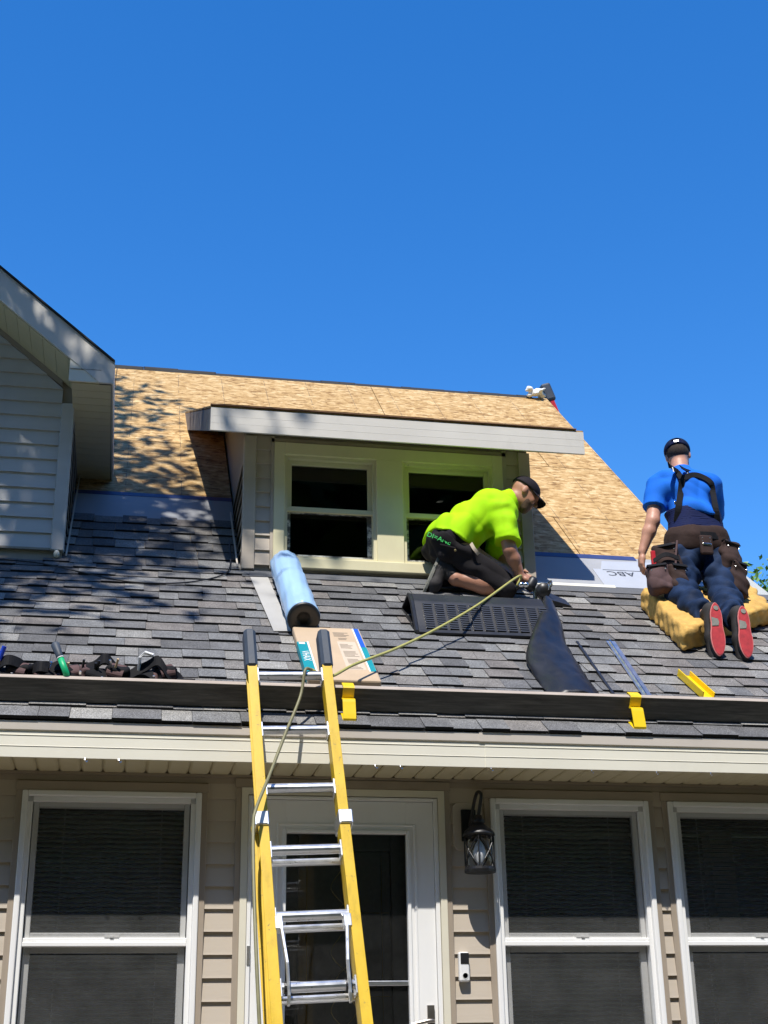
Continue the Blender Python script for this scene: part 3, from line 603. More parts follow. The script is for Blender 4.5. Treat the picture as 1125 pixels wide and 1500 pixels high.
for X, Xe, mm in ((FX0, FX0-0.07, 'oldwood'), (FX1-0.012, FX1-0.012, 'dormer_fascia')):
    MB().hexa([(X, FYD+0.005, FZ0), (X+0.012, FYD+0.005, FZ0), (Xe+0.012, JY+0.3, zj-0.05), (Xe, JY+0.3, zj-0.05), (X, FYD+0.005, FZ1-0.0065), (X+0.012, FYD+0.005, FZ1-0.0065), (Xe+0.012, JY+0.06, zj-0.0065), (Xe, JY+0.06, zj-0.0065)]).build('rake_board', M[mm], dr)
MB().hexa([(FX0+0.013, FYD+0.006, FZ0+0.004), (FX1-0.013, FYD+0.006, FZ0+0.004), (FX1-0.013, DY+0.05, FZ0+0.004+PT*0.364), (FX0+0.013, DY+0.05, FZ0+0.004+PT*0.364), (FX0+0.013, FYD+0.006, FZ0+0.012), (FX1-0.013, FYD+0.006, FZ0+0.012), (FX1-0.013, DY+0.05, FZ0+0.012+PT*0.364), (FX0+0.013, DY+0.05, FZ0+0.012+PT*0.364)]).build('soffit', M['soffit'], dr)

# ---- gable dormer on the left
GY, GW = 7.882, 8.300; GT = 0.8217; XE = -0.2025; XC = -1.95; ZT = 4.155
def zt(X): return ZT+GT*(XE-X)
za = zt(XC); BK = 11.4
def gring(y, lo, hi):       # inverted V between offsets lo and hi below the top line, cut level at the eaves
    def e(s): return XC+s*(XE-XC)
    zc = 4.0
    xb = XE-(zc-(ZT-lo))/GT if ZT-lo < zc else XE
    r = [(XE, y, max(zc, ZT-lo)), (XE, y, ZT-hi), (XC, y, za-hi), (2*XC-XE, y, ZT-hi), (2*XC-XE, y, max(zc, ZT-lo)), (2*XC-xb, y, zc), (XC, y, za-lo), (xb, y, zc)]
    return r
gr = MB().prism(gring(GY+0.02, 0.215, 0.0), (0, BK-GY, 0)).build('gable_roof', M['osbdark'], house)
MB().prism(gring(GY, 0.218, 0.004), (0, 0.0195, 0)).build('rake_fascia', M['dormer_fascia'], gr)
tp = MB()
for s in (1, -1):
    xe = XC+s*(XE+0.012-XC)
    tp.hexa([(xe, GY-0.014, zt(XE+0.012)+0.001), (XC, GY-0.014, za+0.001), (XC, BK, za+0.001), (xe, BK, zt(XE+0.012)+0.001), (xe, GY-0.014, zt(XE+0.012)+0.013), (XC, GY-0.014, za+0.013), (XC, BK, za+0.013), (xe, BK, zt(XE+0.012)+0.013)])
tp.build('shingle_edge', M['osbdark'], gr)
MB().prism([(-0.469, GY+0.004, 4.001), (-0.262, GY+0.004, 4.001), (-0.469, GY+0.004, 4.172)], (0, 0.014, 0)).build('eave_return', M['cream'], gr)
MB().box(-0.466, -0.270, GY+0.0, GY+0.003, 4.083, 4.087).build('eave_return_seam', M['casing'], gr)
MB().box(-0.452, XE-0.002, GY+0.021, 9.75, 4.006, 4.05).build('eave_soffit', M['soffit'], gr)
y = GY+0.03
while y < 9.6: MB().box(-0.452, XE-0.004, y+0.002, y+0.098, 3.998, 4.0055).build('soffit_plank', M['soffit'], gr); y += 0.1
MB().box(XE, XE+0.012, GY, 9.6, 3.995, ZT+0.004).build('eave_fascia', M['dormer_fascia'], gr)
k = 0
while True:                 # rake soffit planks
    xa = -0.40-0.085*k; xb = xa-0.083
    if xb < XC+0.1: break
    MB().hexa([(xb, GY+0.021, zt(xb)-0.226), (xa, GY+0.021, zt(xa)-0.226), (xa, GW-0.002, zt(xa)-0.226), (xb, GW-0.002, zt(xb)-0.226), (xb, GY+0.021, zt(xb)-0.216), (xa, GY+0.021, zt(xa)-0.216), (xa, GW-0.002, zt(xa)-0.216), (xb, GW-0.002, zt(xb)-0.216)]).build('soffit_plank', M['soffit'], gr); k += 1
gw = MB().prism([(-3.45, GW+0.004, 2.93), (-0.452, GW+0.004, 2.93), (-0.452, GW+0.004, zt(-0.452)-0.22), (XC, GW+0.004, za-0.22), (-3.45, GW+0.004, zt(-0.452)-0.22)], (0, 0.1, 0))
gw.prism([(-0.50, GW+0.1, 2.93), (-0.50, GW+0.1, 4.05), (-0.50, 9.6, 4.05)], (0.045, 0, 0)).build('gable_wall', M['casing'], house)
gw = [o for o in house.children if o.name.startswith('gable_wall')][0]
z = 3.018; k = 0
while z < 4.9:
    def xr(zz): return min(-0.5235, XE-(zz+0.226+0.045-ZT)/GT)
    x0 = -3.3 if z < 4.2 else 2*XC-xr(z)+0.05
    a, b = xr(z), xr(z+EXP)
    if a-x0 < 0.1: break
    link('siding_board', siding_mesh(a-x0, EXP, b-x0), M['gable_siding'], gw, (x0, GW+0.002, z)); z += EXP; k += 1
MB().box(-0.5222, -0.4416, GW-0.026, GW+0.07, 3.005, 4.03).build('corner_post', M['gable_siding'], gw, bevel=0.004)
MB().box(-3.4, -0.523, GW-0.02, GW, 3.004, 3.018).build('starter_trim', M['casing'], gw)
bx = XE-(4.3-ZT)/GT
for s in (1,): MB().hexa([(-0.53, GW-0.02, zt(-0.53)-0.268), (XC, GW-0.02, za-0.268), (XC, GW+0.003, za-0.268), (-0.53, GW+0.003, zt(-0.53)-0.268), (-0.53, GW-0.02, zt(-0.53)-0.227), (XC, GW-0.02, za-0.227), (XC, GW+0.003, za-0.227), (-0.53, GW+0.003, zt(-0.53)-0.227)]).build('rake_trim', M['casing'], gw)
z = 3.03
while z < 3.95:
    ye = GW+(z+0.05-steep(0, GW).z)/TS
    if ye > GW+0.12: MB().prism([(-0.455, GW+0.07, z+EXP), (-0.437, GW+0.07, z), (-0.437, ye, z), (-0.455, ye+0.1, z+EXP)], (-0.004, 0, 0.001)).build('siding_board', M['gable_siding'], gw)
    z += EXP
MB().lathe((-0.482, GW-0.012, 2.985), [(0.001, -0.028), (0.016, -0.018), (0.02, 0.0), (0.012, 0.022)], 10).build('caulk_lump', M['cream'], gw, smooth=True)
MB().hexa([(-0.43, GW+0.02, 2.985), (-0.42, GW+0.02, 2.985), (-0.42, 9.4, 3.99), (-0.43, 9.4, 3.99), (-0.43, GW+0.02, 3.0), (-0.42, GW+0.02, 3.0), (-0.42, 9.4, 4.005), (-0.43, 9.4, 4.005)]).build('step_flashing', M['drip'], gw)
MB().hexa([(DRX0-0.03, DY+0.0, 2.955), (DRX0-0.02, DY+0.0, 2.955), (DRX0-0.02, 9.0, 3.60), (DRX0-0.03, 9.0, 3.60), (DRX0-0.03, DY+0.0, 2.972), (DRX0-0.02, DY+0.0, 2.972), (DRX0-0.02, 9.0, 3.617), (DRX0-0.03, 9.0, 3.617)]).build('step_flashing', M['drip'], dw)

# ------------------------------------------------------------------ distance-field sculpting for bodies, clothes and soft things
class Field:
    def __init__(s, lo, hi, h=0.008):
        s.lo = np.array(lo, float); s.h = h; s.n = np.ceil((np.array(hi)-s.lo)/h).astype(int)+1
        s.d = np.full(s.n, 1.0, np.float32)
    def _sub(s, lo, hi, m):
        a = np.clip(np.floor((np.minimum(lo, hi)-m-s.lo)/s.h).astype(int), 0, s.n); b = np.clip(np.ceil((np.maximum(lo, hi)+m-s.lo)/s.h).astype(int)+1, 0, s.n)
        ax = [s.lo[i]+s.h*np.arange(a[i], b[i]) for i in range(3)]
        return tuple(slice(a[i], b[i]) for i in range(3)), np.stack(np.meshgrid(*ax, indexing='ij'), -1)
    def _merge(s, sl, d, k):
        o = s.d[sl]; hh = np.maximum(k-np.abs(o-d), 0)/k if k > 0 else 0
        s.d[sl] = np.minimum(o, d)-hh*hh*k*0.25
    def cap(s, a, b, ra, rb=None, k=0.03, flat=None):     # tapered capsule; flat=(axis, factor) squashes the section along an axis
        rb = ra if rb is None else rb; a = np.array(a, float); b = np.array(b, float); m = max(ra, rb)+k+0.02
        if flat is not None: m = m*max(1, 1/flat[1])
        sl, P = s._sub(np.minimum(a, b), np.maximum(a, b), m); v = b-a; L = max(v.dot(v), 1e-9)
        t = np.clip(((P-a)@v)/L, 0, 1); q = P-a-t[..., None]*v
        if flat is not None:
            ax = np.array(flat[0], float); ax /= np.linalg.norm(ax); c = q@ax; q = q+(c*(1/flat[1]-1))[..., None]*ax
        d = np.linalg.norm(q, axis=-1)-(ra+(rb-ra)*t)
        s._merge(sl, d.astype(np.float32), k); return s
    def ell(s, c, r, k=0.03, axes=None):
        c = np.array(c, float); r = np.array(r, float); A = np.eye(3) if axes is None else np.array([np.array(a, float)/np.linalg.norm(a) for a in axes])
        m = r.max()+k+0.02; sl, P = s._sub(c-m, c+m, 0); q = (P-c)@A.T; l = np.linalg.norm(q/r, axis=-1); l2 = np.linalg.norm(q/(r*r), axis=-1)+1e-9
        d = l*(l-1)/l2
        s._merge(sl, d.astype(np.float32), k); return s
    def box(s, c, half, axes, r=0.012, k=0.01):
        c = np.array(c, float); A = np.array([np.array(a, float)/np.linalg.norm(a) for a in axes]); half = np.array(half, float); m = np.linalg.norm(half)+k+0.03
        sl, P = s._sub(c-m, c+m, 0); q = np.abs((P-c)@A.T)-(half-r)
        d = np.linalg.norm(np.maximum(q, 0), axis=-1)+np.minimum(q.max(-1), 0)-r
        s._merge(sl, d.astype(np.float32), k); return s
    def grid(s):
        return np.stack(np.meshgrid(*[s.lo[i]+s.h*np.arange(s.n[i]) for i in range(3)], indexing='ij'), -1)
    def keep(s, p, n):           # keep the half space the normal points into
        n = np.array(n, float); n /= np.linalg.norm(n); d = -((s.grid()-np.array(p, float))@n)
        s.d = np.maximum(s.d, d.astype(np.float32)); return s
    def union(s, o): s.d = np.minimum(s.d, o.d); return s
    def wrinkle(s, amp, scale, dirs=((1,0,0),(0,1,0),(0,0,1)), seed=1):
        G = s.grid(); r = np.random.default_rng(seed); w = 0
        for i in range(6):
            d = np.array(dirs[i % len(dirs)], float)+r.normal(0, 0.45, 3); d /= np.linalg.norm(d)
            ph = r.uniform(0, 6.28); warp = np.sin(G@(r.normal(0, 1, 3)*9)+r.uniform(0, 6))
            v = (G@d)*scale*r.uniform(0.7, 1.5)+ph+warp*1.2
            w = w+(np.sin(v) if i % 2 else 1-2*np.abs(np.sin(v*0.5)))/2.4
        s.d = s.d+(amp*w).astype(np.float32); return s
    def mesh(s, name, smooth_iter=1):
        d = s.d; ins = d < 0; nx, ny, nz = d.shape
        c = [ins[i:nx-1+i, j:ny-1+j, k:nz-1+k] for i in (0, 1) for j in (0, 1) for k in (0, 1)]
        cnt = sum(x.astype(np.int8) for x in c); act = (cnt > 0) & (cnt < 8)
        I = np.argwhere(act); idx = np.full(act.shape, -1, np.int64); idx[act] = np.arange(len(I))
        pos = np.zeros((len(I), 3)); w = np.zeros(len(I)); corners = [(i, j, k) for i in (0, 1) for j in (0, 1) for k in (0, 1)]
        for a in range(8):
            for b in range(a+1, 8):
                if sum(abs(corners[a][i]-corners[b][i]) for i in range(3)) != 1: continue
                A = np.array(corners[a]); B = np.array(corners[b]); da = d[tuple((I+A).T)]; db = d[tuple((I+B).T)]
                x = (da < 0) != (db < 0); t = np.where(x, da/np.where(x, da-db, 1), 0)
                pos += np.where(x[:, None], A+(B-A)*t[:, None], 0); w += x
        V = s.lo+s.h*(I+pos/w[:, None]); F = []
        for ax in range(3):
            sh = [slice(None)]*3; sh2 = [slice(None)]*3; sh[ax] = slice(0, -1); sh2[ax] = slice(1, None)
            a = ins[tuple(sh)]; b = ins[tuple(sh2)]; E = np.argwhere(a != b); u, v = [i for i in range(3) if i != ax]
            E = E[(E[:, u] > 0) & (E[:, v] > 0) & (E[:, u] < d.shape[u]-1) & (E[:, v] < d.shape[v]-1)]
            def cell(du, dv): q = E.copy(); q[:, u] += du; q[:, v] += dv; return idx[tuple(q.T)]
            Q = np.stack([cell(-1, -1), cell(0, -1), cell(0, 0), cell(-1, 0)], 1)
            fl = a[tuple(E.T)] != (ax == 1)
            Q[~fl] = Q[~fl][:, ::-1]; F.append(Q)
        F = np.concatenate(F); F = F[(F >= 0).all(1)]
        m = bpy.data.meshes.new(name); m.from_pydata(V.tolist(), [], F.tolist()); m.update(); m.shade_smooth(); return m
    def build(s, name, mat, parent): return link(name, s.mesh(name), mat, parent)

def strip(mb, path, width_dir, w, th, nrm=None):    # flat band along a path
    path = [Vector(p) for p in path]; W = Vector(width_dir).normalized()*w*0.5; rings = []
    for i, p in enumerate(path):
        t = (path[min(i+1, len(path)-1)]-path[max(i-1, 0)]).normalized(); n = t.cross(W).normalized()*th*0.5
        rings.append([p-W-n, p+W-n, p+W+n, p-W+n])
    return mb.loft(rings)

# ------------------------------------------------------------------ plank on roof brackets
def LP(X, s, h): return low(X, s, h)
def plank(x0, x1, s0, h0, label):
    o = MB(); c = [LP(x0, s0, h0), LP(x1, s0, h0), LP(x1, s0+0.038, h0), LP(x0, s0+0.038, h0), LP(x0, s0, h0+0.117), LP(x1, s0, h0+0.117), LP(x1, s0+0.038, h0+0.117), LP(x0, s0+0.038, h0+0.117)]
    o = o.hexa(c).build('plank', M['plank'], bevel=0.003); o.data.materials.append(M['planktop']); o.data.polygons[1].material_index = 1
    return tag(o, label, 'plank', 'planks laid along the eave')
plank(-2.6, 1.04, 0.172, 0.014, 'dark weathered plank on edge along the eave, behind the tool belts')
plank(1.045, 4.6, 0.168, 0.015, 'dark weathered plank on edge along the eave, held by two yellow brackets')
def bracket(X, label):
    t = thing('roof_bracket', label, 'bracket', LP(X, 0.17, 0.01), 'yellow roof brackets')
    strip(MB(), [LP(X, 0.30, 0.0145), LP(X, 0.225, 0.016), LP(X, 0.216, 0.138), LP(X, 0.168, 0.140), LP(X, 0.160, 0.136), LP(X, 0.1595, 0.075)], (1,0,0), 0.056, 0.005).build('strap', M['bracket'], t)
    strip(MB(), [LP(X, 0.158, 0.082), LP(X, 0.128, 0.088), LP(X, 0.118, 0.080), LP(X, 0.052, 0.022), LP(X, 0.050, 0.013), LP(X, 0.06, 0.010), LP(X, 0.162, 0.011)], (1,0,0), 0.062, 0.005).build('foot_loop', M['bracket'], t)
    return t
bracket(lowpix(512, 1045, 0.04).x, 'yellow steel bracket holding the plank, beside the ladder')
bracket(lowpix(937, 1058, 0.04).x, 'yellow steel bracket holding the plank, below the metal strip')
p0, p1 = lowpix(1003, 991, 0.02), lowpix(1036, 1021, 0.02); ax = (p1-p0).normalized(); sd_ = ax.cross(LN).normalized()
lb = thing('roof_bracket', 'loose yellow bracket lying on the shingles behind the plank', 'bracket', p1, 'yellow roof brackets')
mid = (p0+p1)/2; L = (p1-p0).length/2+0.02
MB().obox(mid-LN*0.004, ax, sd_, LN, L, 0.034, 0.003).build('strap', M['bracket'], lb, bevel=0.002)
MB().obox(mid+sd_*0.034+LN*0.016, ax, sd_, LN, L, 0.003, 0.0215).build('flange', M['bracket'], lb, bevel=0.002)
MB().obox(mid-sd_*0.034+LN*0.012, ax, sd_, LN, L*0.96, 0.003, 0.0175).build('flange', M['bracket'], lb, bevel=0.002)

# ------------------------------------------------------------------ extension ladder
LT = Vector((0.742, 6.327, 1.900)); LA = Vector((0.081, -0.642, -1.763)).normalized()     # top centre, direction down
LX = (Vector((1, 0, 0))-LA*LA.x).normalized(); LNrm = LX.cross(LA).normalized()
if LNrm.y > 0: LNrm = -LNrm                                                              # towards the climber
lad = thing('extension_ladder', 'yellow fibreglass extension ladder with aluminium rungs leaning on the eave', 'ladder', LT+LA*(3.5/-LA.z))
LEN = (LT.z+1.6)/-LA.z
def rail(side, t0, t1, half, back, name='rail'):
    c = []
    W, Dp, th = 0.046, 0.037, 0.0045
    prof = [(0, -Dp), (W, -Dp), (W, -Dp+th), (th, -Dp+th), (th, Dp-th), (W, Dp-th), (W, Dp), (0, Dp)]
    rings = [[LT+LA*t+LX*side*(half+x-0.023)+LNrm*(y-back) for x, y in prof] for t in (t0, t1)]
    if side < 0: rings = [r[::-1] for r in rings]
    return MB().loft(rings).build(name, M['yellow'], lad, bevel=0.002)
def tprm(x, y):      # distance down the ladder of a pixel
    d = Vector(ray(x, y)); k = LT.dot(LNrm)/d.dot(LNrm); return (d*k-LT).dot(LA)
for s_ in (-1, 1):
    rail(s_, 0.02, LEN-0.9, 0.178, 0.0); rail(s_, tprm(372, 1192), LEN, 0.190, 0.079, 'base_rail')
    cp = MB(); 
    for t0, t1, w, dd in ((-0.03, 0.19, 0.0285, 0.047),):
        cp.obox(LT+LA*((t0+t1)/2)+LX*s_*0.180, LX, LNrm, LA, w, dd, (t1-t0)/2+0.002)
    link('rubber_boot', cp.mesh('rubber_boot'), M['rubber'], lad).modifiers.new('bevel', 'BEVEL').width = 0.014
    tb = tprm(385, 1205)
    MB().obox(LT+LA*tb+LX*s_*0.184-LNrm*0.02, LX, LNrm, LA, 0.031, 0.064, 0.034).build('guide_bracket', M['alu'], lad, bevel=0.004)
    MB().obox(LT+LA*tb+LX*s_*0.184+LNrm*0.0455, LX, LNrm, LA, 0.023, 0.002, 0.028).build('guide_label', M['whiteplastic'], lad)
    # rung locks
    t0 = tprm(410, 1352); t1 = tprm(420, 1475); X0 = s_*0.135
    pth = [LT+LA*t0+LX*X0+LNrm*0.035, LT+LA*(t0+0.05)+LX*X0+LNrm*0.045, LT+LA*(t0+(t1-t0)*0.55)+LX*(X0-s_*0.012)+LNrm*0.048, LT+LA*(t1-0.03)+LX*(X0-s_*0.012)+LNrm*0.03, LT+LA*t1+LX*(X0-s_*0.01)+LNrm*0.012]
    strip(MB(), pth, LNrm, 0.020, 0.012).build('rung_lock', M['alu'], lad, bevel=0.002)
    MB().obox(LT+LA*(t0+0.015)+LX*(X0+s_*0.008)+LNrm*0.02, LX, LNrm, LA, 0.016, 0.022, 0.028).build('lock_hinge', M['alu'], lad, bevel=0.003)
t = tprm(423, 990); k = 0
while t < LEN-1.0:
    short = k == 5
    MB().tube([LT+LA*t+LX*-0.158, LT+LA*t+LX*0.158], 0.0215, 14).build('rung', M['alu'], lad)
    for s_ in (-1, 1):
        MB().obox(LT+LA*(t+0.008)+LX*s_*0.152, LX, LNrm, LA, 0.004, 0.028, 0.038).build('rung_plate', M['alu'], lad, bevel=0.002)
        if short: MB().tube([LT+LA*t+LX*s_*0.112, LT+LA*t+LX*s_*0.138], 0.0245, 12).build('rung_sleeve', M['black'], lad)
    if t > tprm(372, 1230): MB().tube([LT+LA*(t+0.02)+LX*-0.182-LNrm*0.077, LT+LA*(t+0.02)+LX*0.182-LNrm*0.077], 0.0165, 10).build('base_rung', M['alu'], lad)
    t += 0.3015; k += 1

# ------------------------------------------------------------------ things lying on the lower roof
roll = thing('underlayment_roll', 'pale blue wrapped roll lying up the shingle slope beside the carton', 'roll', LP(0.94, 1.33, 0.02))
A, B = LP(0.945, 1.30, 0.104), LP(0.935, 2.36, 0.104); ax = (B-A).normalized()
def rollring(c, r, ph=0): 
    n = 40; return [c+(Vector((1,0,0))*math.cos(2*math.pi*i/n)+LN*math.sin(2*math.pi*i/n))*(r+0.0022*math.sin(i*1.9+ph)+0.002*math.sin(i*0.7+ph*2)+0.0015*math.sin(ph*5.3+i*0.31)) for i in range(n)]
MB().loft([rollring(A+ax*d, 0.092+0.0015*math.sin(d*23), d*9) for d in np.linspace(0, 1.06, 28)], caps=True).build('wrap', M['bluewrap'], roll, smooth=False).data.shade_smooth()
MB().lathe(A-ax*0.002, [(0.0915, 0.0), (0.093, -0.012), (0.078, -0.02), (0.06, -0.012), (0.04, -0.016), (0.036, 0.0)], 32, ax).build('black_film_end', M['felt'], roll, smooth=True)

carton = thing('shingle_carton', 'kraft paper shingle carton with teal and blue bands, behind the ladder top', 'carton', LP(1.06, 0.9, 0.014))
cx0, cx1, cs0, cs1, ch = 0.885, 1.262, 0.47, 1.285, 0.058
def cb(x0, x1, s0, s1, h0, h1): return MB().hexa([LP(x0, s0, h0), LP(x1, s0, h0), LP(x1, s1, h0), LP(x0, s1, h0), LP(x0, s0, h1), LP(x1, s0, h1), LP(x1, s1, h1), LP(x0, s1, h1)])
cb(cx0, cx1, cs0, cs1, 0.0135, ch).build('wrapper', M['card'], carton, bevel=0.01)
cb(cx1-0.036, cx1-0.010, 0.97, cs1-0.012, ch, ch+0.0012).build('blue_band', M['blueprint'], carton)
cb(cx1-0.036, cx1-0.006, 0.60, 0.968, ch, ch+0.0012).build('teal_band', M['teal'], carton)
cb(cx1-0.044, cx1-0.0365, 0.60, cs1-0.012, ch, ch+0.001).build('white_band', M['paperwhite'], carton)
cb(cx0-0.0012, cx0+0.052, 0.50, 1.02, 0.02, ch+0.0012).build('teal_panel', M['teal'], carton)
cb(cx0+0.054, cx0+0.062, 0.50, 1.03, ch, ch+0.001).build('white_band', M['paperwhite'], carton)
cb(cx0+0.008, cx0+0.04, 0.985, 1.012, ch+0.0013, ch+0.002).build('size_label', M['paperwhite'], carton)
place_text('VHAX', 0.056, LP(cx0+0.026, 0.80, ch+0.0022), -LU, (1,0,0), M['paperwhite'], carton)
cb(cx0+0.0, cx0+0.05, 0.40+0.08, 0.497, ch, ch+0.0012).build('blue_band', M['blueprint'], carton)
cb(1.105, 1.205, 0.62, 1.05, ch, ch+0.0006).build('pale_label', M['cardpale'], carton)
pr = MB(); rr = random.Random(8)
for s0, x0, x1, n in ((1.19, 1.10, 1.19, 4), (1.10, 1.12, 1.17, 2), (1.0, 1.115, 1.19, 4), (0.89, 1.12, 1.20, 5), (0.77, 1.125, 1.19, 4), (0.67, 1.12, 1.195, 3)):
    for k in range(n): pr.v, pr.f = pr.v, pr.f; q = cb(x0, x1-rr.uniform(0, 0.03), s0-k*0.019, s0-k*0.019+0.009, ch+0.0007, ch+0.0012); pr.add(q.v, q.f)
po = pr.build('printed_lines', M['cardprint'], carton); po['kind'] = 'stuff'

fl = MB(); a, b, c, d = LP(0.722, 2.33, 0.016), LP(0.835, 2.34, 0.016), LP(0.885, 1.31, 0.016), LP(0.785, 1.30, 0.016)
fl.hexa([d, c, b, a]+[p+LN*0.003 for p in (d, c, b, a)])
tag(fl.build('flashing_sheet', M['flash']), 'narrow grey metal flashing sheet beside the pale blue roll', 'flashing')
ms = thing('metal_strip', 'thin shiny galvanised strip lying on the shingles above the plank', 'strip', LP(2.70, 0.9, 0.016))
q = MB(); a, b = LP(2.775, 1.36, 0.017), LP(2.69, 0.50, 0.017); ax = (b-a).normalized(); sdv = ax.cross(LN).normalized()
q.obox((a+b)/2, ax, sdv, LN, (b-a).length/2, 0.026, 0.0018); q.build('base', M['alu'], ms)
MB().obox((a+b)/2+sdv*0.006+LN*0.006, ax, sdv, LN, (b-a).length/2, 0.003, 0.005).build('ridge', M['steel'], ms)
a, b = LP(2.56, 1.33, 0.016), LP(2.505, 0.50, 0.016); ax = (b-a).normalized(); sdv = ax.cross(LN).normalized()
tag(MB().obox((a+b)/2, ax, sdv, LN, (b-a).length/2, 0.007, 0.005).build('pry_bar', M['black']), 'thin black bar lying on the shingles beside the felt sheet', 'bar')

# black louvred roof vent
vx0, vx1 = 1.60, 2.43
vent = thing('roof_vent', 'black plastic louvred roof vent in front of the kneeling worker', 'vent', LP(2.0, 1.6, 0.012))
def vring(X, sh=0.0):
    return [LP(X, s, h) for s, h in ((1.375, 0.014), (1.385, 0.028), (1.40, 0.032), (1.60+sh, 0.128), (1.615+sh, 0.134), (1.70, 0.148), (1.73, 0.142), (1.85, 0.014))]
vi = lambda X: [LP(X, s, h) for s, h in ((1.395, 0.014), (1.40, 0.018), (1.415, 0.022), (1.605, 0.116), (1.62, 0.121), (1.70, 0.134), (1.715, 0.129), (1.83, 0.014))]
sh = MB(); n = 8
rings = [vi(vx0+0.03), vring(vx0+0.03), vring(vx0+0.045), vring(vx1), vi(vx1)]
sh.loft(rings, caps=False).build('shell', M['black'], vent)
lip = MB().loft([[LP(X, s, h) for s, h in ((1.368, 0.0135), (1.368, 0.026), (1.39, 0.034), (1.40, 0.0135))] for X in (vx0+0.028, vx1+0.002)]).build('front_lip', M['black'], vent)
MB().loft([vring(vx0+0.028), [p+LN*0.004-Vector((0.02, 0, 0)) for p in vring(vx0+0.03)], [p-Vector((0.024, 0, 0)) for p in vi(vx0+0.03)], [p-Vector((0.0, 0, 0)) for p in vi(vx0+0.034)]], caps=False).build('end_flare', M['black'], vent)
fu = (LP(0, 1.60, 0.128)-LP(0, 1.40, 0.032)); fl_ = fu.length; fu = fu.normalized(); fn = fu.cross(Vector((-1, 0, 0))).normalized()
if fn.z < 0: fn = -fn
nc, nr = 11, 12; lm = MB()
for r_ in range(nr):
    v = 0.010+(fl_-0.022)*r_/(nr-1)
    lm.obox(fu*v+fn*0.003, (1,0,0), fu, fn, 0.024, 0.0048, 0.0042); lm.obox(fu*v+fn*0.006+Vector((-0.026, 0, 0)), (1,0,0), fu, fn, 0.0035, 0.006, 0.004)
lm = lm.mesh('louver_column')
mv = plain('highlit_louvre_plastic', (0.05, 0.052, 0.058), 0.25, 0.1, 10)  # louvres coloured lighter than the shell to carry their highlights
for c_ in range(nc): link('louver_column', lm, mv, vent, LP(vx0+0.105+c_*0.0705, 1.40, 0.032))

# curled black felt sheet right of the vent
st_ = [[(2.47, 1.80, 0.10), (2.48, 1.80, 0.16), (2.50, 1.81, 0.17), (2.53, 1.81, 0.14), (2.545, 1.80, 0.06)],
       [(2.36, 1.52, 0.06), (2.38, 1.52, 0.17), (2.44, 1.54, 0.18), (2.51, 1.55, 0.12), (2.54, 1.58, 0.02)],
       [(2.24, 1.20, 0.03), (2.245, 1.20, 0.13), (2.33, 1.24, 0.15), (2.43, 1.26, 0.10), (2.48, 1.28, 0.017)],
       [(2.16, 0.92, 0.02), (2.15, 0.92, 0.085), (2.25, 0.92, 0.135), (2.38, 0.92, 0.10), (2.445, 0.92, 0.017)],
       [(2.14, 0.66, 0.017), (2.16, 0.66, 0.05), (2.25, 0.66, 0.12), (2.36, 0.66, 0.10), (2.43, 0.64, 0.017)],
       [(2.14, 0.40, 0.017), (2.17, 0.40, 0.05), (2.25, 0.40, 0.11), (2.34, 0.40, 0.09), (2.415, 0.38, 0.017)]]
cols = [smoothpath([LP(st_[i][j][0], st_[i][j][1], 0.014+(st_[i][j][2]-0.014)*(0.8, 0.6, 0.52, 0.48, 0.48, 0.48)[i]) for i in range(6)], 6) for j in range(5)]; rows_ = [smoothpath([cols[j][i] for j in range(5)], 5) for i in range(len(cols[0]))]
rows_ = [[p+LN*(0.010*mnoise.noise(p*13)+0.006*mnoise.noise(p*31)) for p in r_] for r_ in rows_]
fm = MB().loft(rows_, caps=False, closed=False).build('felt_sheet', M['felt'], smooth=True); sm_ = fm.modifiers.new('solid', 'SOLIDIFY'); sm_.thickness = 0.004
tag(fm, 'black roofing felt sheet curling down the shingles from the vent', 'felt sheet')

# foam cushion
import bmesh
class Wedge(Field):
    def hull(s, polys, k=70):
        G = s.grid(); acc = 0
        for p, n in polys:
            n = np.array(n, float); n /= np.linalg.norm(n); acc = acc+np.exp(np.clip(k*((G-np.array(p, float))@n), -60, 60))
        s.d = (np.log(acc)/k).astype(np.float32); return s
q4 = [LP(3.17, 1.22, 0.05), LP(3.99, 1.82, 0.05), LP(4.04, 2.26, 0.05), LP(3.21, 2.09, 0.05)]; cq = sum(q4, Vector((0, 0, 0)))/4; pl = []
for a_, b_ in zip(q4, q4[1:]+q4[:1]):
    n_ = (b_-a_).cross(LN).normalized(); n_ = n_ if n_.dot(a_-cq) > 0 else -n_; pl.append((a_, n_))
pl += [(LP(3.5, 1.7, 0.012), -LN), (LP(3.5, 1.7, 0.152), LN)]
fw_ = Wedge(np.array(cq)-np.array((0.70, 0.62, 0.60)), np.array(cq)+np.array((0.70, 0.62, 0.60)), 0.010).hull(pl)
fw_.wrinkle(0.004, 30, seed=12); fw_.wrinkle(0.005, 110, seed=13); fo_ = fw_.mesh('foam_cushion')
tag(link('foam_cushion', fo_, M['foam']), 'ragged ochre foam cushion under the kneeling worker in blue', 'cushion')
st2 = MB().obox(LP(4.01, 1.66, 0.035), (0.35, 1, 0.7), LN.cross(Vector((0.35, 1, 0.7))), LN, 0.22, 0.045, 0.02).build('lumber_offcut', M['lumber'], bevel=0.002)
tag(st2, 'pale pine offcut lying on the shingles beside the foam cushion', 'lumber')

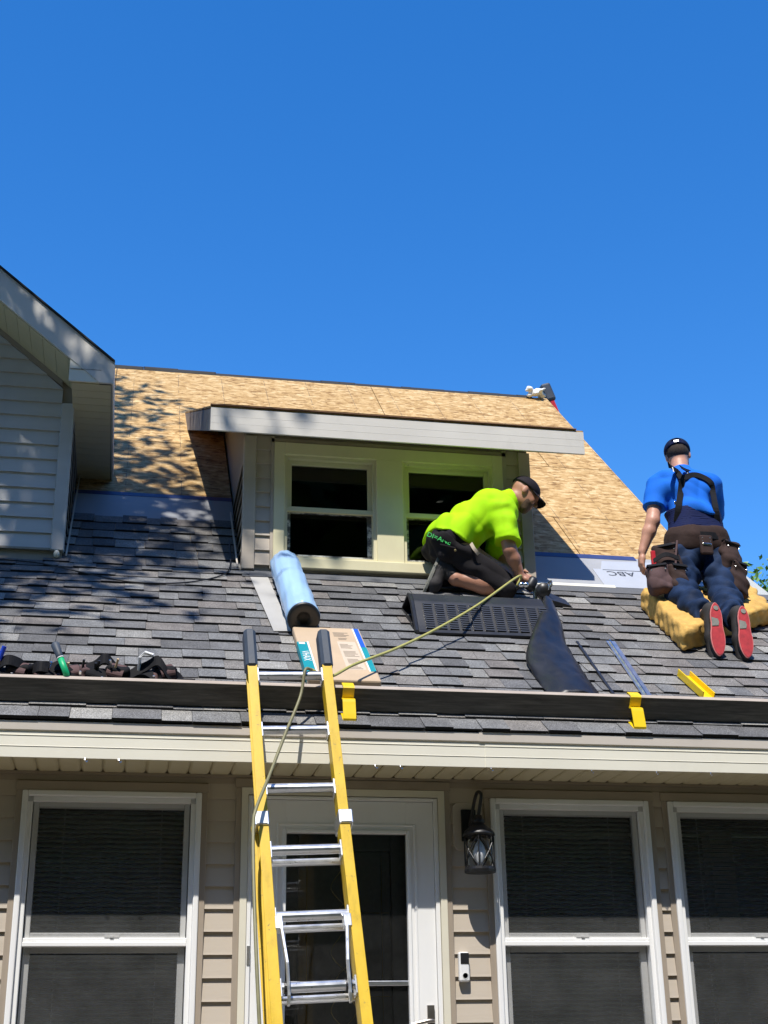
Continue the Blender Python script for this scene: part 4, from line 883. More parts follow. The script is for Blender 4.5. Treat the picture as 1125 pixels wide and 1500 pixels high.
# tool belts heaped behind the plank
def belt(x0, label, seed, mirror=False):
    t = thing('tool_belt', label, 'tool belt', LP(x0, 0.30, 0.014), 'tool belts behind the plank')
    r = random.Random(seed)
    def Q(x, s, h): return LP(x0+x, s, h)
    lo_, hi_ = np.array(Q(-0.32, 0.17, -0.05))-0.12, np.array(Q(0.32, 0.66, 0.24))+0.12
    def soft(name, mat, x, s, h, half, yaw, tip, sd):
        X = Vector((math.cos(yaw), 0, 0))+LU*math.sin(yaw); N = (LN+LU*tip+Vector((r.uniform(-0.3, 0.3), 0, 0))).normalized(); U = N.cross(X).normalized(); X = U.cross(N)
        c = np.array(Q(x, s, h)); f = Field(c-0.2, c+0.2, 0.007); f.box(c, half, (X, U, N), 0.018, 0.01)
        f.ell(c-np.array(N)*0.02, (half[0]*0.95, half[1]*1.25, half[2]*0.8), 0.03, (X, U, N)); f.wrinkle(0.006, 62, seed=sd); f.build(name, M[mat], t)
        strip(MB(), smoothpath([Vector(c)+U*(half[1]+0.004)+N*(half[2]*0.7), Vector(c)+N*(half[2]+0.006), Vector(c)-U*(half[1]+0.008)+N*(half[2]*0.75), Vector(c)-U*(half[1]+0.012)+N*(half[2]*0.2)], 4), X, half[0]*1.5, 0.005).build('flap', M['webbing' if mat == 'suede' else 'suede'], t)
    j_ = lambda v: v*r.uniform(0.75, 1.2)
    soft('pouch', 'suede', -0.20, 0.30, 0.065, (j_(0.065), 0.045, j_(0.06)), 0.15, 0.2, seed); soft('black_pouch', 'webbing', -0.085, 0.33, 0.07, (j_(0.06), 0.05, j_(0.065)), -0.25, 0.1, seed+1)
    soft('pouch', 'suede', 0.045, 0.32, 0.06, (j_(0.075), 0.05, j_(0.055)), 0.1, -0.2, seed+2); soft('black_pouch', 'webbing', 0.15, 0.34, 0.07, (j_(0.05), 0.045, j_(0.065)), 0.3, 0.2, seed+3)
    soft('pouch', 'suede', 0.245, 0.29, 0.05, (0.055, 0.04, 0.045), -0.2, 0.3, seed+4)
    for k in range(4):
        xx = r.uniform(-0.25, 0.22); MB().tube([Q(xx, 0.30, 0.09), Q(xx+r.uniform(-0.03, 0.03), 0.29, 0.165+r.uniform(0, 0.03))], 0.006, 8).build('tool_handle', M[r.choice(['steel', 'black', 'red', 'lumber'])], t)
    pth = smoothpath([Q(-0.29+0.05*kk, 0.31+r.uniform(-0.03, 0.04), (0.05, 0.11, 0.15, 0.165, 0.15, 0.125, 0.13, 0.15, 0.16, 0.12, 0.09, 0.05)[kk]+r.uniform(-0.025, 0.02)) for kk in range(12)], 5)
    strip(MB(), pth, LU*0.8+LN*0.6, 0.055, 0.008).build('belt_strap', M['webbing'], t)
    pth = smoothpath([Q(-0.27+0.1*kk, 0.23+r.uniform(-0.01, 0.02), 0.09+r.uniform(-0.035, 0.04)) for kk in range(6)], 6)
    strip(MB(), pth, LN, 0.035, 0.006).build('belt_strap', M['webbing'], t)
    for x in (-0.19, -0.15, -0.11, 0.09, 0.2): MB().obox(Q(x, 0.222+r.uniform(0, 0.01), 0.115+r.uniform(-0.02, 0.02)), (1,0,0), LU, LN, 0.006, 0.004, 0.016).build('rivet', M['steel'], t, bevel=0.002)
    return t
belt(-0.42, 'brown suede tool belt with black straps heaped behind the plank, beside the hammer handle', 11)
belt(0.03, 'brown suede tool belt behind the plank, with a white clip on top', 17)
hm = thing('hammer', 'hammer with black and green grip standing up from the tool belts', 'hammer', LP(-0.235, 0.30, 0.05))
a, b = pix(97, 986, 6.335), pix(80, 942, 6.37); d = (b-a)
MB().tube([a-d*0.15+Vector((0, 0.07, -0.02)), a, a+d*0.52], 0.015, 12).build('green_grip', M['green'], hm, smooth=True)
MB().tube([a+d*0.5, a+d*0.53, a+d*0.6, a+d*0.95, b], [0.0155, 0.0185, 0.017, 0.021, 0.014], 12).build('black_grip', M['rubber'], hm, smooth=True)
MB().tube([a+d*0.49, a+d*0.515], 0.0175, 12).build('collar', M['whiteplastic'], hm)
MB().tube([a-d*0.15+Vector((-0.05, 0.07, -0.02)), a-d*0.15+Vector((0.05, 0.07, -0.02))], 0.014, 10).build('head', M['steel'], hm)
cl = MB(); strip(cl, [LP(0.05, 0.34, 0.10), LP(0.052, 0.35, 0.185), LP(0.075, 0.36, 0.205), LP(0.115, 0.36, 0.192)], (0.2, 1, 0.5), 0.03, 0.012)
tag(cl.build('plastic_clip', M['whiteplastic'], bevel=0.002), 'small white plastic clip on top of the tool belt', 'clip')
mk = MB().tube([LP(-0.595, 0.30, 0.16), LP(-0.575, 0.32, 0.225)], 0.011, 10).build('marker', M['blue'])
tag(mk, 'blue marker standing up in the heaped tool belt', 'marker')

# loose cable on the shingles, ladder tip behind the ridge, rope
cb_ = MB().tube(smoothpath([steep(0.62, 8.62, 0.02), low(0.60, 2.48, 0.03), low(0.50, 2.28, 0.02), low(0.25, 2.12, 0.02), low(-0.05, 2.12, 0.02), low(-0.35, 2.28, 0.02), low(-0.60, 2.42, 0.02), low(-0.95, 2.47, 0.02)], 8), 0.0045, 6).build('loose_cable', M['black'], smooth=True)
tag(cb_, 'thin black cable sagging across the shingles between the two dormers', 'cable')
rl = thing('ladder_tip', 'red ladder rail with a navy boot sticking up behind the ridge', 'ladder', (3.95, 12.2, zr-0.6))
a = Vector((3.90, 11.95, zr-0.55)); b = Vector((3.965, 11.86, zr+0.10)); b2 = Vector((3.90, 11.84, zr+0.30))
P0 = pix(812, 600, 11.9); P1 = pix(800, 572, 11.9); dv = (P0-P1).normalized()
MB().obox(P1+dv*0.30, dv, (0, 1, 0), dv.cross(Vector((0, 1, 0))), 0.34, 0.04, 0.022).build('rail', M['red'], rl, bevel=0.004)
MB().obox(P1+dv*0.035, dv, (0, 1, 0), dv.cross(Vector((0, 1, 0))), 0.10, 0.055, 0.052).build('rubber_boot', M['rubber'], rl, bevel=0.025)
MB().obox(P1+dv*0.30+Vector((-0.36, 0.25, -0.5)), dv, (0, 1, 0), dv.cross(Vector((0, 1, 0))), 0.34, 0.04, 0.022).build('rail', M['red'], rl, bevel=0.004)
rg = Field(np.array(pix(785, 575, 11.72))-0.25, np.array(pix(785, 575, 11.72))+0.25, 0.01)
rg.ell(pix(783, 575, 11.72), (0.075, 0.05, 0.03), 0.02).ell(pix(776, 572, 11.72), (0.03, 0.03, 0.03), 0.02).ell(pix(790, 577, 11.72), (0.05, 0.05, 0.025), 0.02).wrinkle(0.018, 70, seed=4)
tag(rg.build('rag', M['paperwhite'], None), 'crumpled white rag lying on the ridge beside the red ladder tip', 'rag')
rp = MB().tube(smoothpath([low(3.78, 2.40, 0.03), low(4.02, 2.30, 0.025), low(4.30, 2.18, 0.02), low(4.7, 2.0, 0.018)], 6), 0.007, 6).build('rope', M['rope'], smooth=True)
tag(rp, 'thin light blue rope lying on the shingles right of the worker in blue', 'rope')

# ------------------------------------------------------------------ wall lantern and doorbell
lan = thing('wall_lantern', 'black iron wall lantern with curved glass and a white bulb', 'lantern', (1.705, WY-0.12, 0.83))
MB().prism([(1.605, WY-0.022, 0.965), (1.625, WY-0.022, 0.945), (1.735, WY-0.022, 0.945), (1.755, WY-0.022, 0.965), (1.755, WY-0.022, 1.155), (1.735, WY-0.022, 1.175), (1.625, WY-0.022, 1.175), (1.605, WY-0.022, 1.155)], (0, 0.026, 0)).build('mounting_block', M['siding'], lan, bevel=0.003)
MB().box(1.645, 1.72, WY-0.034, WY-0.02, 0.985, 1.14).build('back_plate', M['iron'], lan, bevel=0.004)
lx, ly = 1.705, WY-0.13
MB().tube(smoothpath([(1.685, WY-0.03, 1.06), (1.69, WY-0.06, 1.10), (1.70, WY-0.09, 1.17), (lx, ly-0.005, 1.205), (lx+0.012, ly-0.03, 1.19), (lx+0.006, ly-0.015, 1.13), (lx, ly, 1.08)], 6), 0.0085, 10).build('arm', M['iron'], lan, smooth=True)
MB().lathe((lx, ly, 0), [(0.004, 1.10), (0.018, 1.095), (0.022, 1.08), (0.030, 1.075), (0.032, 1.06), (0.022, 1.05)], 20).build('finial', M['iron'], lan, smooth=True)
MB().lathe((lx, ly, 0), [(0.01, 1.062), (0.03, 1.052), (0.066, 1.022), (0.076, 1.008), (0.078, 0.998), (0.070, 0.996), (0.02, 1.0)], 28).build('roof_cap', M['iron'], lan, smooth=True)
MB().lathe((lx, ly, 0), [(0.056, 0.996), (0.061, 0.96), (0.064, 0.92), (0.063, 0.875), (0.058, 0.842)], 28).build('glass', M['clearglass'], lan, smooth=True)
MB().lathe((lx, ly, 0), [(0.02, 0.848), (0.074, 0.848), (0.076, 0.836), (0.074, 0.824), (0.02, 0.822)], 28).build('base_ring', M['iron'], lan)
MB().lathe((lx, ly, 0), [(0.002, 0.985), (0.008, 0.972), (0.02, 0.955), (0.031, 0.925), (0.030, 0.902), (0.018, 0.875), (0.013, 0.855)], 20).build('bulb', M['bulb'], lan, smooth=True)
for k in range(4):
    a0 = math.pi*2*k/4+0.5
    for sgn in (-1, 1):
        MB().tube([(lx+0.067*math.cos(a0+sgn*0.75*u), ly+0.067*math.sin(a0+sgn*0.75*u), 0.996-0.15*(u+1)/2) for u in (-1, -0.5, 0, 0.5, 1)], 0.0026, 6).build('cage_wire', M['iron'], lan)
    MB().tube([(lx+0.07*math.cos(a0+0.78), ly+0.07*math.sin(a0+0.78), 1.0), (lx+0.07*math.cos(a0+0.78), ly+0.07*math.sin(a0+0.78), 0.84)], 0.0035, 6).build('cage_post', M['iron'], lan)
bell = thing('video_doorbell', 'white video doorbell with black camera panel on the siding below the lantern', 'doorbell', (1.63, WY-0.02, 0.335))
MB().box(1.606, 1.656, WY-0.05, WY-0.015, 0.336, 0.470).build('body', M['whiteplastic'], bell, bevel=0.008)
MB().box(1.6125, 1.6535, WY-0.053, WY-0.049, 0.416, 0.465).build('camera_panel', M['black'], bell, bevel=0.003)
MB().lathe((1.634, WY-0.050, 0.362), [(0.0115, 0.0), (0.0135, 0.0018), (0.0145, 0.0)], 24, (0, -1, 0)).build('button_ring', M['sash'], bell)

# ------------------------------------------------------------------ people
def V3(p): return np.array(p, float)
def hand(f, wrist, palm_dir, side_dir, curl_dir, size=1.0, curl=0.7):
    """palm plus five fingers; curl_dir is where the fingers bend to"""
    w = V3(wrist); d = V3(palm_dir); d /= np.linalg.norm(d); s = V3(side_dir); s = s-d*s.dot(d); s /= np.linalg.norm(s); c = V3(curl_dir); c = c-d*c.dot(d)-s*c.dot(s); c /= np.linalg.norm(c)
    f.cap(w, w+d*0.05*size, 0.026*size, 0.030*size, 0.02, (c, 0.6)); f.cap(w+d*0.05*size-s*0.018*size, w+d*0.085*size-s*0.022*size, 0.021*size, 0.018*size, 0.015); f.cap(w+d*0.05*size+s*0.018*size, w+d*0.088*size+s*0.02*size, 0.021*size, 0.018*size, 0.015)
    for i, L in enumerate((0.066, 0.076, 0.072, 0.056)):
        b = w+(d*0.088+s*(0.031-0.0205*i))*size; a1 = 0.45*curl+0.1*i*curl; a2 = a1+0.75*curl; a3 = a2+0.55*curl
        p1 = b+(d*math.cos(a1)+c*math.sin(a1))*L*0.48*size; p2 = p1+(d*math.cos(a2)+c*math.sin(a2))*L*0.32*size; p3 = p2+(d*math.cos(a3)+c*math.sin(a3))*L*0.25*size
        f.cap(b, p1, 0.0098*size, 0.009*size, 0.006); f.cap(p1, p2, 0.009*size, 0.0082*size, 0.004); f.cap(p2, p3, 0.0082*size, 0.007*size, 0.004)
    t0 = w+(d*0.028+s*0.026)*size; t1 = t0+(d*0.55+s*0.65+c*0.35)*0.042*size; t2 = t1+(d*0.8+s*0.25+c*0.5)*0.032*size
    f.cap(t0, t1, 0.0135*size, 0.011*size, 0.012); f.cap(t1, t2, 0.011*size, 0.0085*size, 0.004)
def head(f, c, fw, up, size=1.0):
    c = V3(c); fw = V3(fw)/np.linalg.norm(fw); up = V3(up); up = up-fw*up.dot(fw); up /= np.linalg.norm(up); sd = np.cross(fw, up)
    P = lambda a, b, d: c+(fw*a+up*b+sd*d)*size
    f.ell(P(-0.012, 0.025, 0), V3((0.097, 0.088, 0.077))*size, 0.03, (fw, up, sd))        # skull
    f.ell(P(0.035, -0.035, 0), V3((0.062, 0.078, 0.060))*size, 0.035, (fw, up, sd))       # face and jaw
    f.cap(P(0.062, -0.100, -0.012), P(0.062, -0.100, 0.012), 0.020*size, None, 0.03)        # chin
    f.cap(P(0.091, 0.012, 0), P(0.112, -0.030, 0), 0.008*size, 0.013*size, 0.012)           # nose
    f.cap(P(0.086, 0.026, -0.036), P(0.086, 0.026, 0.036), 0.011*size, None, 0.02)          # brow
    for s_ in (-1, 1):
        f.ell(P(0.083, 0.006, 0.03*s_), V3((0.012, 0.010, 0.014))*size, 0.004, (fw, up, sd))
        f.ell(P(-0.008, -0.008, 0.079*s_), V3((0.021, 0.033, 0.010))*size, 0.006, (fw, up, sd))   # ear
        f.ell(P(0.07, -0.03, 0.035*s_), V3((0.02, 0.022, 0.02))*size, 0.02, (fw, up, sd))
    f.cap(P(0.094, -0.058, -0.022), P(0.094, -0.058, 0.022), 0.0065*size, None, 0.006); f.cap(P(0.091, -0.071, -0.018), P(0.091, -0.071, 0.018), 0.0075*size, None, 0.006)
    return P
def capband(P, mat, pr, crown_r=(0.106, 0.082, 0.090), visor=True, opening=False):
    f = Field(P(-0.0, 0.05, 0)-0.22, P(0, 0.05, 0)+0.22, 0.006)
    fw = P(1, 0, 0)-P(0, 0, 0); up = P(0, 1, 0)-P(0, 0, 0); sd = P(0, 0, 1)-P(0, 0, 0)
    f.ell(P(-0.012, 0.036, 0), crown_r, 0.0, (fw, up, sd)); f.keep(P(0, 0.012 if opening else 0.024, 0), up+fw*0.12)
    if opening:
        o = Field(f.lo, f.lo+f.h, f.h); o.n = f.n; o.d = np.full(f.n, 1.0, np.float32); o.ell(P(-0.125, 0.052, 0), (0.05, 0.026, 0.040), 0, (fw, up, sd)); f.d = np.maximum(f.d, -o.d)
    c = f.build('cap', mat, pr)
    if visor:
        rings = []
        for k in range(9):
            a = (k/8-0.5)*2; w = a*0.078; ext = 0.078*math.sqrt(max(0, 1-(a*0.98)**2*0.85)); dz = -0.018*a*a
            p0 = Vector(P(0.070-0.03*a*a, 0.040+dz, w)); p1 = Vector(P(0.085+ext, 0.030+dz*1.2-0.01, w*0.92)); U = Vector(up)*0.003
            rings.append([p0-U, p1-U, p1+U, p0+U])
        MB().loft(rings).build('visor', mat, pr, smooth=False)
    MB().lathe(P(-0.012, 0.116, 0), [(0.009, -0.002), (0.006, 0.006), (0.001, 0.008)], 10, Vector(up)).build('cap_button', mat, pr)
    return c
def tube_field(f, pts, radii, k=0.03, flat=None):
    for i in range(len(pts)-1): f.cap(pts[i], pts[i+1], radii[i], radii[i+1], k, flat)
def fld(pts, pad=0.2, h=0.008):
    A = np.array([V3(p) for p in pts]); return Field(A.min(0)-pad, A.max(0)+pad, h)

# ---- worker in hi-vis, kneeling and bent over the nail gun
w1 = thing('person', 'kneeling worker in hi-vis yellow shirt, black shorts and black cap', 'person', LP(2.2, 2.16, 0.012))
hipN, hipF = pix(663, 803, 8.00), pix(663, 799, 8.17); kneeN, kneeF = pix(741, 862, 7.985), pix(752, 852, 8.16)
ankN, ankF = pix(667, 848, 8.01), pix(680, 850, 8.17); heelN, ballN, toeN = pix(650, 828, 8.02), pix(636, 856, 8.03), pix(634, 866, 8.04)
heelF, ballF, toeF = pix(658, 832, 8.17), pix(645, 858, 8.18), pix(643, 866, 8.19)
pel, wst, chs, nck = pix(655, 797, 8.085), pix(680, 772, 8.085), pix(716, 752, 8.085), pix(744, 733, 8.085)
shN, shF = pix(734, 752, 7.915), pix(735, 750, 8.235); elN, elF = pix(747, 806, 7.885), pix(728, 806, 8.21); wrN, wrF = pix(762, 842, 7.93), pix(756, 842, 8.12)
hc = pix(768, 724, 8.085); hfw = Vector((0.80, -0.10, -0.59)).normalized(); hup = Vector((0.59, 0.0, 0.80))
allp = [hipN, kneeN, ankN, toeN, toeF, kneeF, hc, wrN, wrF, shN, shF, hc+Vector((0.1, 0, 0.1))]
yN, yF = Vector((0, -1, 0)), Vector((0, 1, 0))
def torso1(f, g=0.0, k=0.07):
    f.cap(pel+yN*0.075, pel+yF*0.075, 0.115+g, None, k); f.cap(wst+yN*0.05, wst+yF*0.05, 0.112+g, None, k); f.cap(chs+yN*0.075, chs+yF*0.075, 0.118+g, None, k)
    f.cap(shN.lerp(shF, 0.18), shF.lerp(shN, 0.18), 0.078+g, None, k); f.cap(pel, chs, 0.105+g, 0.115+g, k)
f = fld(allp, 0.16, 0.007)
torso1(f)
for h_, k_, a_, he, ba, to in ((hipN, kneeN, ankN, heelN, ballN, toeN), (hipF, kneeF, ankF, heelF, ballF, toeF)):
    f.cap(h_, k_, 0.085, 0.058, 0.05); f.cap(k_, k_.lerp(a_, 0.4), 0.056, 0.066, 0.03); f.cap(k_.lerp(a_, 0.4), a_, 0.066, 0.040, 0.03); f.cap(a_, he, 0.038, 0.03, 0.03); f.cap(he, ba, 0.03, 0.03, 0.02); f.cap(ba, to, 0.03, 0.024, 0.02)
for s_, e_, w_ in ((shN, elN, wrN), (shF, elF, wrF)): f.cap(s_, e_, 0.056, 0.043, 0.04); f.cap(e_, e_.lerp(w_, 0.35), 0.043, 0.042, 0.02); f.cap(e_.lerp(w_, 0.35), w_, 0.042, 0.027, 0.02)
f.cap(nck, hc-hfw*0.02-Vector(hup)*0.06, 0.062, 0.056, 0.05)
PH = head(f, hc, hfw, hup, 0.97)
gunp = pix(778, 856, 7.95)
hand(f, wrN, (0.75, -0.05, -0.5), (0.2, 0.6, 0.5), (0.3, 0.5, -0.6), 0.95, 1.0); hand(f, wrF, (0.8, -0.3, -0.45), (0.2, -0.6, 0.6), (0.3, -0.5, -0.6), 0.95, 1.0)
f.build('body', M['skin'], w1)
# clothes
td = (nck-pel).normalized()
f = fld([pel, nck, shN, shF, elN, elF], 0.2, 0.007); torso1(f, 0.016)
hem = pix(662, 792, 8.0); HN = Vector((0.41, 0, 0.91)); f.cap(pel.lerp(wst, 0.2)+yN*0.07, pel.lerp(wst, 0.2)+yF*0.07, 0.140, None, 0.05); f.keep(hem, HN)
f.wrinkle(0.0095, 36, dirs=((1, 0.2, -0.8), (0.9, 0, -0.3), (0.4, 0.3, 1)), seed=3)
g = fld([pel, nck, shN, shF, elN, elF], 0.2, 0.007)
for s_, e_ in ((shN, elN), (shF, elF)): g.cap(s_+Vector((0, 0, 0.005)), s_.lerp(e_, 1.02), 0.078, 0.082, 0.02)
g.wrinkle(0.008, 44, seed=5)
cutN = shN.lerp(elN, 0.80); g.keep(cutN, (shN-elN).normalized()+Vector((0.25, 0, 0)))
nk = fld([pel, nck, shN, shF, elN, elF], 0.2, 0.007); nk.cap(nck.lerp(chs, 0.3), nck.lerp(hc, 0.22), 0.085, 0.072, 0.02); nk.keep(nck.lerp(hc, 0.30), (nck-hc).normalized())
d_ = f.d; hh = np.maximum(0.045-np.abs(d_-g.d), 0)/0.045; f.d = np.minimum(d_, g.d)-hh*hh*0.045*0.25
hh = np.maximum(0.03-np.abs(f.d-nk.d), 0)/0.03; f.d = np.minimum(f.d, nk.d)-hh*hh*0.03*0.25
f.build('shirt', M['hivis'], w1)
f = fld([pel, hipN, hipF, kneeN, kneeF], 0.2, 0.007)
f.cap(pel+yN*0.08, pel+yF*0.08, 0.131, None, 0.05); f.cap(pel.lerp(wst, 0.45)+yN*0.06, pel.lerp(wst, 0.45)+yF*0.06, 0.122, None, 0.05)
for h_, k_ in ((hipN, kneeN), (hipF, kneeF)): f.cap(h_, k_, 0.105, 0.078, 0.05)
f.keep(hem-HN*0.028, -HN); f.keep(kneeN+Vector((0.035, 0, -0.05)), Vector((-0.9, 0, 0.45)))
f.wrinkle(0.011, 42, dirs=((1, 0, 0.6), (0.5, 0, 1), (0.2, 1, 0.3)), seed=9); f.build('shorts', M['shorts'], w1)
MB().obox(pix(656, 800, 7.865), (1, 0, -0.2), (0, 1, 0), (0.2, 0, 1), 0.05, 0.005, 0.004).build('pocket_welt', M['shorts'], w1)
MB().lathe(pix(667, 806, 7.862), [(0.009, 0), (0.007, 0.004), (0.001, 0.005)], 10, (0, -1, 0)).build('rivet', M['brass'], w1)
strip(MB(), smoothpath([pix(690, 796, 7.885), pix(694, 803, 7.868), pix(698, 808, 7.868), pix(701, 812, 7.875)], 4), (0.6, -0.4, 0.6), 0.022, 0.006).build('pocket_rag', M['cardpale'], w1)
bandv = (pix(662, 783, 7.93)-pix(628, 787, 7.93)).normalized()
f = fld([pel, wst], 0.22, 0.007); f.cap(pel+yN*0.078, pel+yF*0.078, 0.126, None, 0.05); f.cap(pel.lerp(wst, 0.5)+yN*0.06, pel.lerp(wst, 0.5)+yF*0.06, 0.122, None, 0.05)
f.keep(hem-HN*0.05, HN); f.keep(hem+HN*0.02, -HN); f.build('waistband', M['cap'], w1)
place_text('DI=ANE', 0.046, pix(643, 789, 7.89), (0.90, -0.12, -0.38), (0.36, 0, 0.93), plain('green_lettering', (0.03, 0.55, 0.10), 0.6, 0.05, 10), w1)
capband(PH, M['cap'], w1)
hb = Field(V3(hc)-0.2, V3(hc)+0.2, 0.006); fwv, upv_ = V3(hfw), V3(hup)
hb.ell(PH(0.037, -0.037, 0), (0.0635, 0.079, 0.0605), 0.0, (fwv, upv_, np.cross(fwv, upv_))); hb.cap(PH(0.062, -0.100, -0.012), PH(0.062, -0.100, 0.012), 0.021, None, 0.03); hb.keep(PH(0.0, -0.050, 0), -upv_+fwv*0.35); hb.build('beard', plain('stubble', (0.13, 0.075, 0.05), 0.85, 0.3, 60), w1)
for he, ba, to, an, nm in ((heelN, ballN, toeN, ankN, 1), (heelF, ballF, toeF, ankF, 2)):
    f = fld([he, ba, to, an], 0.14, 0.006); off = Vector((-0.012, 0, -0.004))
    f.cap(he, ba, 0.041, 0.044, 0.03); f.cap(ba, to, 0.044, 0.032, 0.02); f.cap(an.lerp(he, 0.35), he, 0.046, 0.042, 0.02); f.wrinkle(0.002, 60, seed=nm)
    sh_ = f.build('shoe', M['shoe'], w1)
    ax = (to-he).normalized(); sd = Vector((0, 1, 0)); nr = ax.cross(sd).normalized(); nr = nr if nr.x < 0 else -nr
    c0 = he.lerp(to, 0.5)+nr*0.040; L_ = (to-he).length/2+0.035
    ring = [c0+ax*(L_*math.cos(u))*1.0+sd*(0.040+0.006*math.cos(u))*math.sin(u) for u in np.linspace(0, 2*math.pi, 20, endpoint=False)]
    MB().prism(ring, nr*0.018).build('shoe_sole', M['greysole'], sh_, bevel=0.003)

# ---- worker in blue, kneeling upright on the foam, seen from behind
w2 = thing('person', 'worker in blue shirt and jeans kneeling on foam, wearing a tool belt and suspenders', 'person', LP(3.5, 1.6, 0.012))
toeL, toeR = lowpix(1049, 960, 0.02), lowpix(1090, 963, 0.02); heL, heR = pix(1043, 893, toeL.y+0.05), pix(1083, 898, toeR.y+0.05)
anL, anR = heL+Vector((-0.005, 0.075, -0.015)), heR+Vector((0.0, 0.075, -0.015))
knL, knR = LP(3.36, 1.80, 0.185), LP(3.66, 1.83, 0.185)
hpL, hpR = pix(1000, 818, 7.80), pix(1046, 815, 7.80); pel2 = pix(1022, 803, 7.80); wst2 = pix(1018, 762, 7.83); chs2 = pix(1003, 722, 7.92); nck2 = pix(997, 692, 7.98); hc2 = pix(993, 668, 8.03)
sL, sR = pix(962, 712, 7.94), pix(1041, 709, 7.96); eL, eR = pix(956, 764, 7.88), pix(1046, 752, 8.12); wL, wR = pix(941, 808, 7.90), pix(1020, 790, 8.25)
xr = Vector((1, 0.05, 0)).normalized()
def torso2(f, g=0.0, k=0.07):
    f.cap(pel2-xr*0.07, pel2+xr*0.07, 0.112+g, None, k); f.cap(wst2-xr*0.055, wst2+xr*0.055, 0.098+g, None, k); f.cap(chs2-xr*0.085, chs2+xr*0.085, 0.108+g, None, k)
    f.cap(sL.lerp(sR, 0.17), sR.lerp(sL, 0.17), 0.066+g, None, k); f.cap(wst2, chs2, 0.098+g, 0.105+g, k)
f = fld([toeL, toeR, knL, knR, hc2, sL, sR, eR, wL, wR, wL+Vector((0, 0, -0.15))], 0.17, 0.007); torso2(f)
for h_, k_, a_, he, to in ((hpL, knL, anL, heL, toeL), (hpR, knR, anR, heR, toeR)):
    f.cap(h_, k_, 0.086, 0.060, 0.05); f.cap(k_, k_.lerp(a_, 0.35), 0.055, 0.056, 0.03); f.cap(k_.lerp(a_, 0.35), a_, 0.056, 0.038, 0.03); f.cap(a_, he, 0.036, 0.032, 0.02); f.cap(he, to, 0.032, 0.026, 0.02)
for s_, e_, w_ in ((sL, eL, wL), (sR, eR, wR)): f.cap(s_, e_, 0.055, 0.044, 0.04); f.cap(e_, e_.lerp(w_, 0.35), 0.045, 0.043, 0.02); f.cap(e_.lerp(w_, 0.35), w_, 0.043, 0.028, 0.02)
fw2 = Vector((0.38, 0.88, -0.22)).normalized(); up2 = Vector((0, 0.2, 1))
f.cap(nck2, hc2-up2*0.04-fw2*0.015, 0.060, 0.057, 0.05); PH2 = head(f, hc2, fw2, up2, 0.97)
hand(f, wL, (-0.12, 0.12, -1), (0.15, 1, 0.1), (1, 0, -0.2), 1.0, 0.55); hand(f, wR, (0, 0.9, -0.4), (-1, 0, 0), (0, -0.3, -1), 1.0, 0.6)
f.build('body', M['skinlit'], w2)
f = fld([pel2, chs2, sL, sR, eL, eR], 0.2, 0.007); torso2(f, 0.015); f.keep(pix(1015, 750, 7.72), (0, 0, 1)); f.wrinkle(0.009, 38, dirs=((0.8, 0, 0.6), (0.6, 0.1, 1), (0.9, 0, 0.9)), seed=21)
g = fld([pel2, chs2, sL, sR, eL, eR], 0.2, 0.007)
for s_, e_ in ((sL, eL), (sR, eR)): g.cap(s_, s_.lerp(e_, 1.0), 0.073, 0.074, 0.02)
g.wrinkle(0.004, 40, seed=6); g.keep(sL.lerp(eL, 0.64), (sL-eL).normalized()+Vector((0, 0, 0.15)))
nk = fld([pel2, chs2, sL, sR, eL, eR], 0.2, 0.007); nk.cap(nck2.lerp(chs2, 0.25), nck2.lerp(hc2, 0.2), 0.085, 0.068, 0.02); nk.keep(nck2.lerp(hc2, 0.12), (0, -0.25, -1))
for q_ in (g, nk):
    hh = np.maximum(0.04-np.abs(f.d-q_.d), 0)/0.04; f.d = np.minimum(f.d, q_.d)-hh*hh*0.04*0.25
f.build('shirt', M['blueshirt'], w2)
f = fld([pel2, wst2], 0.22, 0.007); f.cap(wst2-xr*0.055, wst2+xr*0.055, 0.124, None, 0.05); f.cap(wst2.lerp(chs2, 0.5)-xr*0.07, wst2.lerp(chs2, 0.5)+xr*0.07, 0.124, None, 0.05); f.cap(wst2.lerp(pel2, 0.6)-xr*0.065, wst2.lerp(pel2, 0.6)+xr*0.065, 0.130, None, 0.05)
f.keep(pix(1015, 738, 7.70), (0, 0, -1)); f.keep(pix(1015, 775, 7.70), (0, 0, 1))
G = f.grid()[..., 2]; f.d = (f.d+0.0022*np.sin(G*400)).astype(np.float32); f.build('back_support', M['navy'], w2)
f = fld([pel2, knL, knR, anL, anR, hpL, hpR], 0.2, 0.007); f.cap(pel2-xr*0.075, pel2+xr*0.075, 0.126, None, 0.05)
for h_, k_, a_ in ((hpL, knL, anL), (hpR, knR, anR)): f.cap(h_, k_, 0.112, 0.086, 0.05); f.cap(k_, k_.lerp(a_, 0.4), 0.084, 0.082, 0.03); f.cap(k_.lerp(a_, 0.4), a_, 0.082, 0.066, 0.03)
f.keep(pel2.lerp(wst2, 0.55), (0, 0, -1)); 
for a_, k_ in ((anL, knL),): f.keep(a_+Vector((0, 0.0, 0)), (0, 1, 0.1))
f.wrinkle(0.011, 44, dirs=((0.9, 0.2, 0.7), (0.3, 1, 0.4), (1, 0, -0.5)), seed=31); f.build('jeans', M['jeans'], w2)
capband(PH2, M['navycap'], w2, opening=True); strip(MB(), smoothpath([PH2(-0.100, 0.040, -0.050), PH2(-0.119, 0.040, -0.022), PH2(-0.122, 0.040, 0.0), PH2(-0.119, 0.040, 0.022), PH2(-0.100, 0.040, 0.050)], 4), V3(up2), 0.020, 0.003).build('cap_strap', M['navy'], w2)
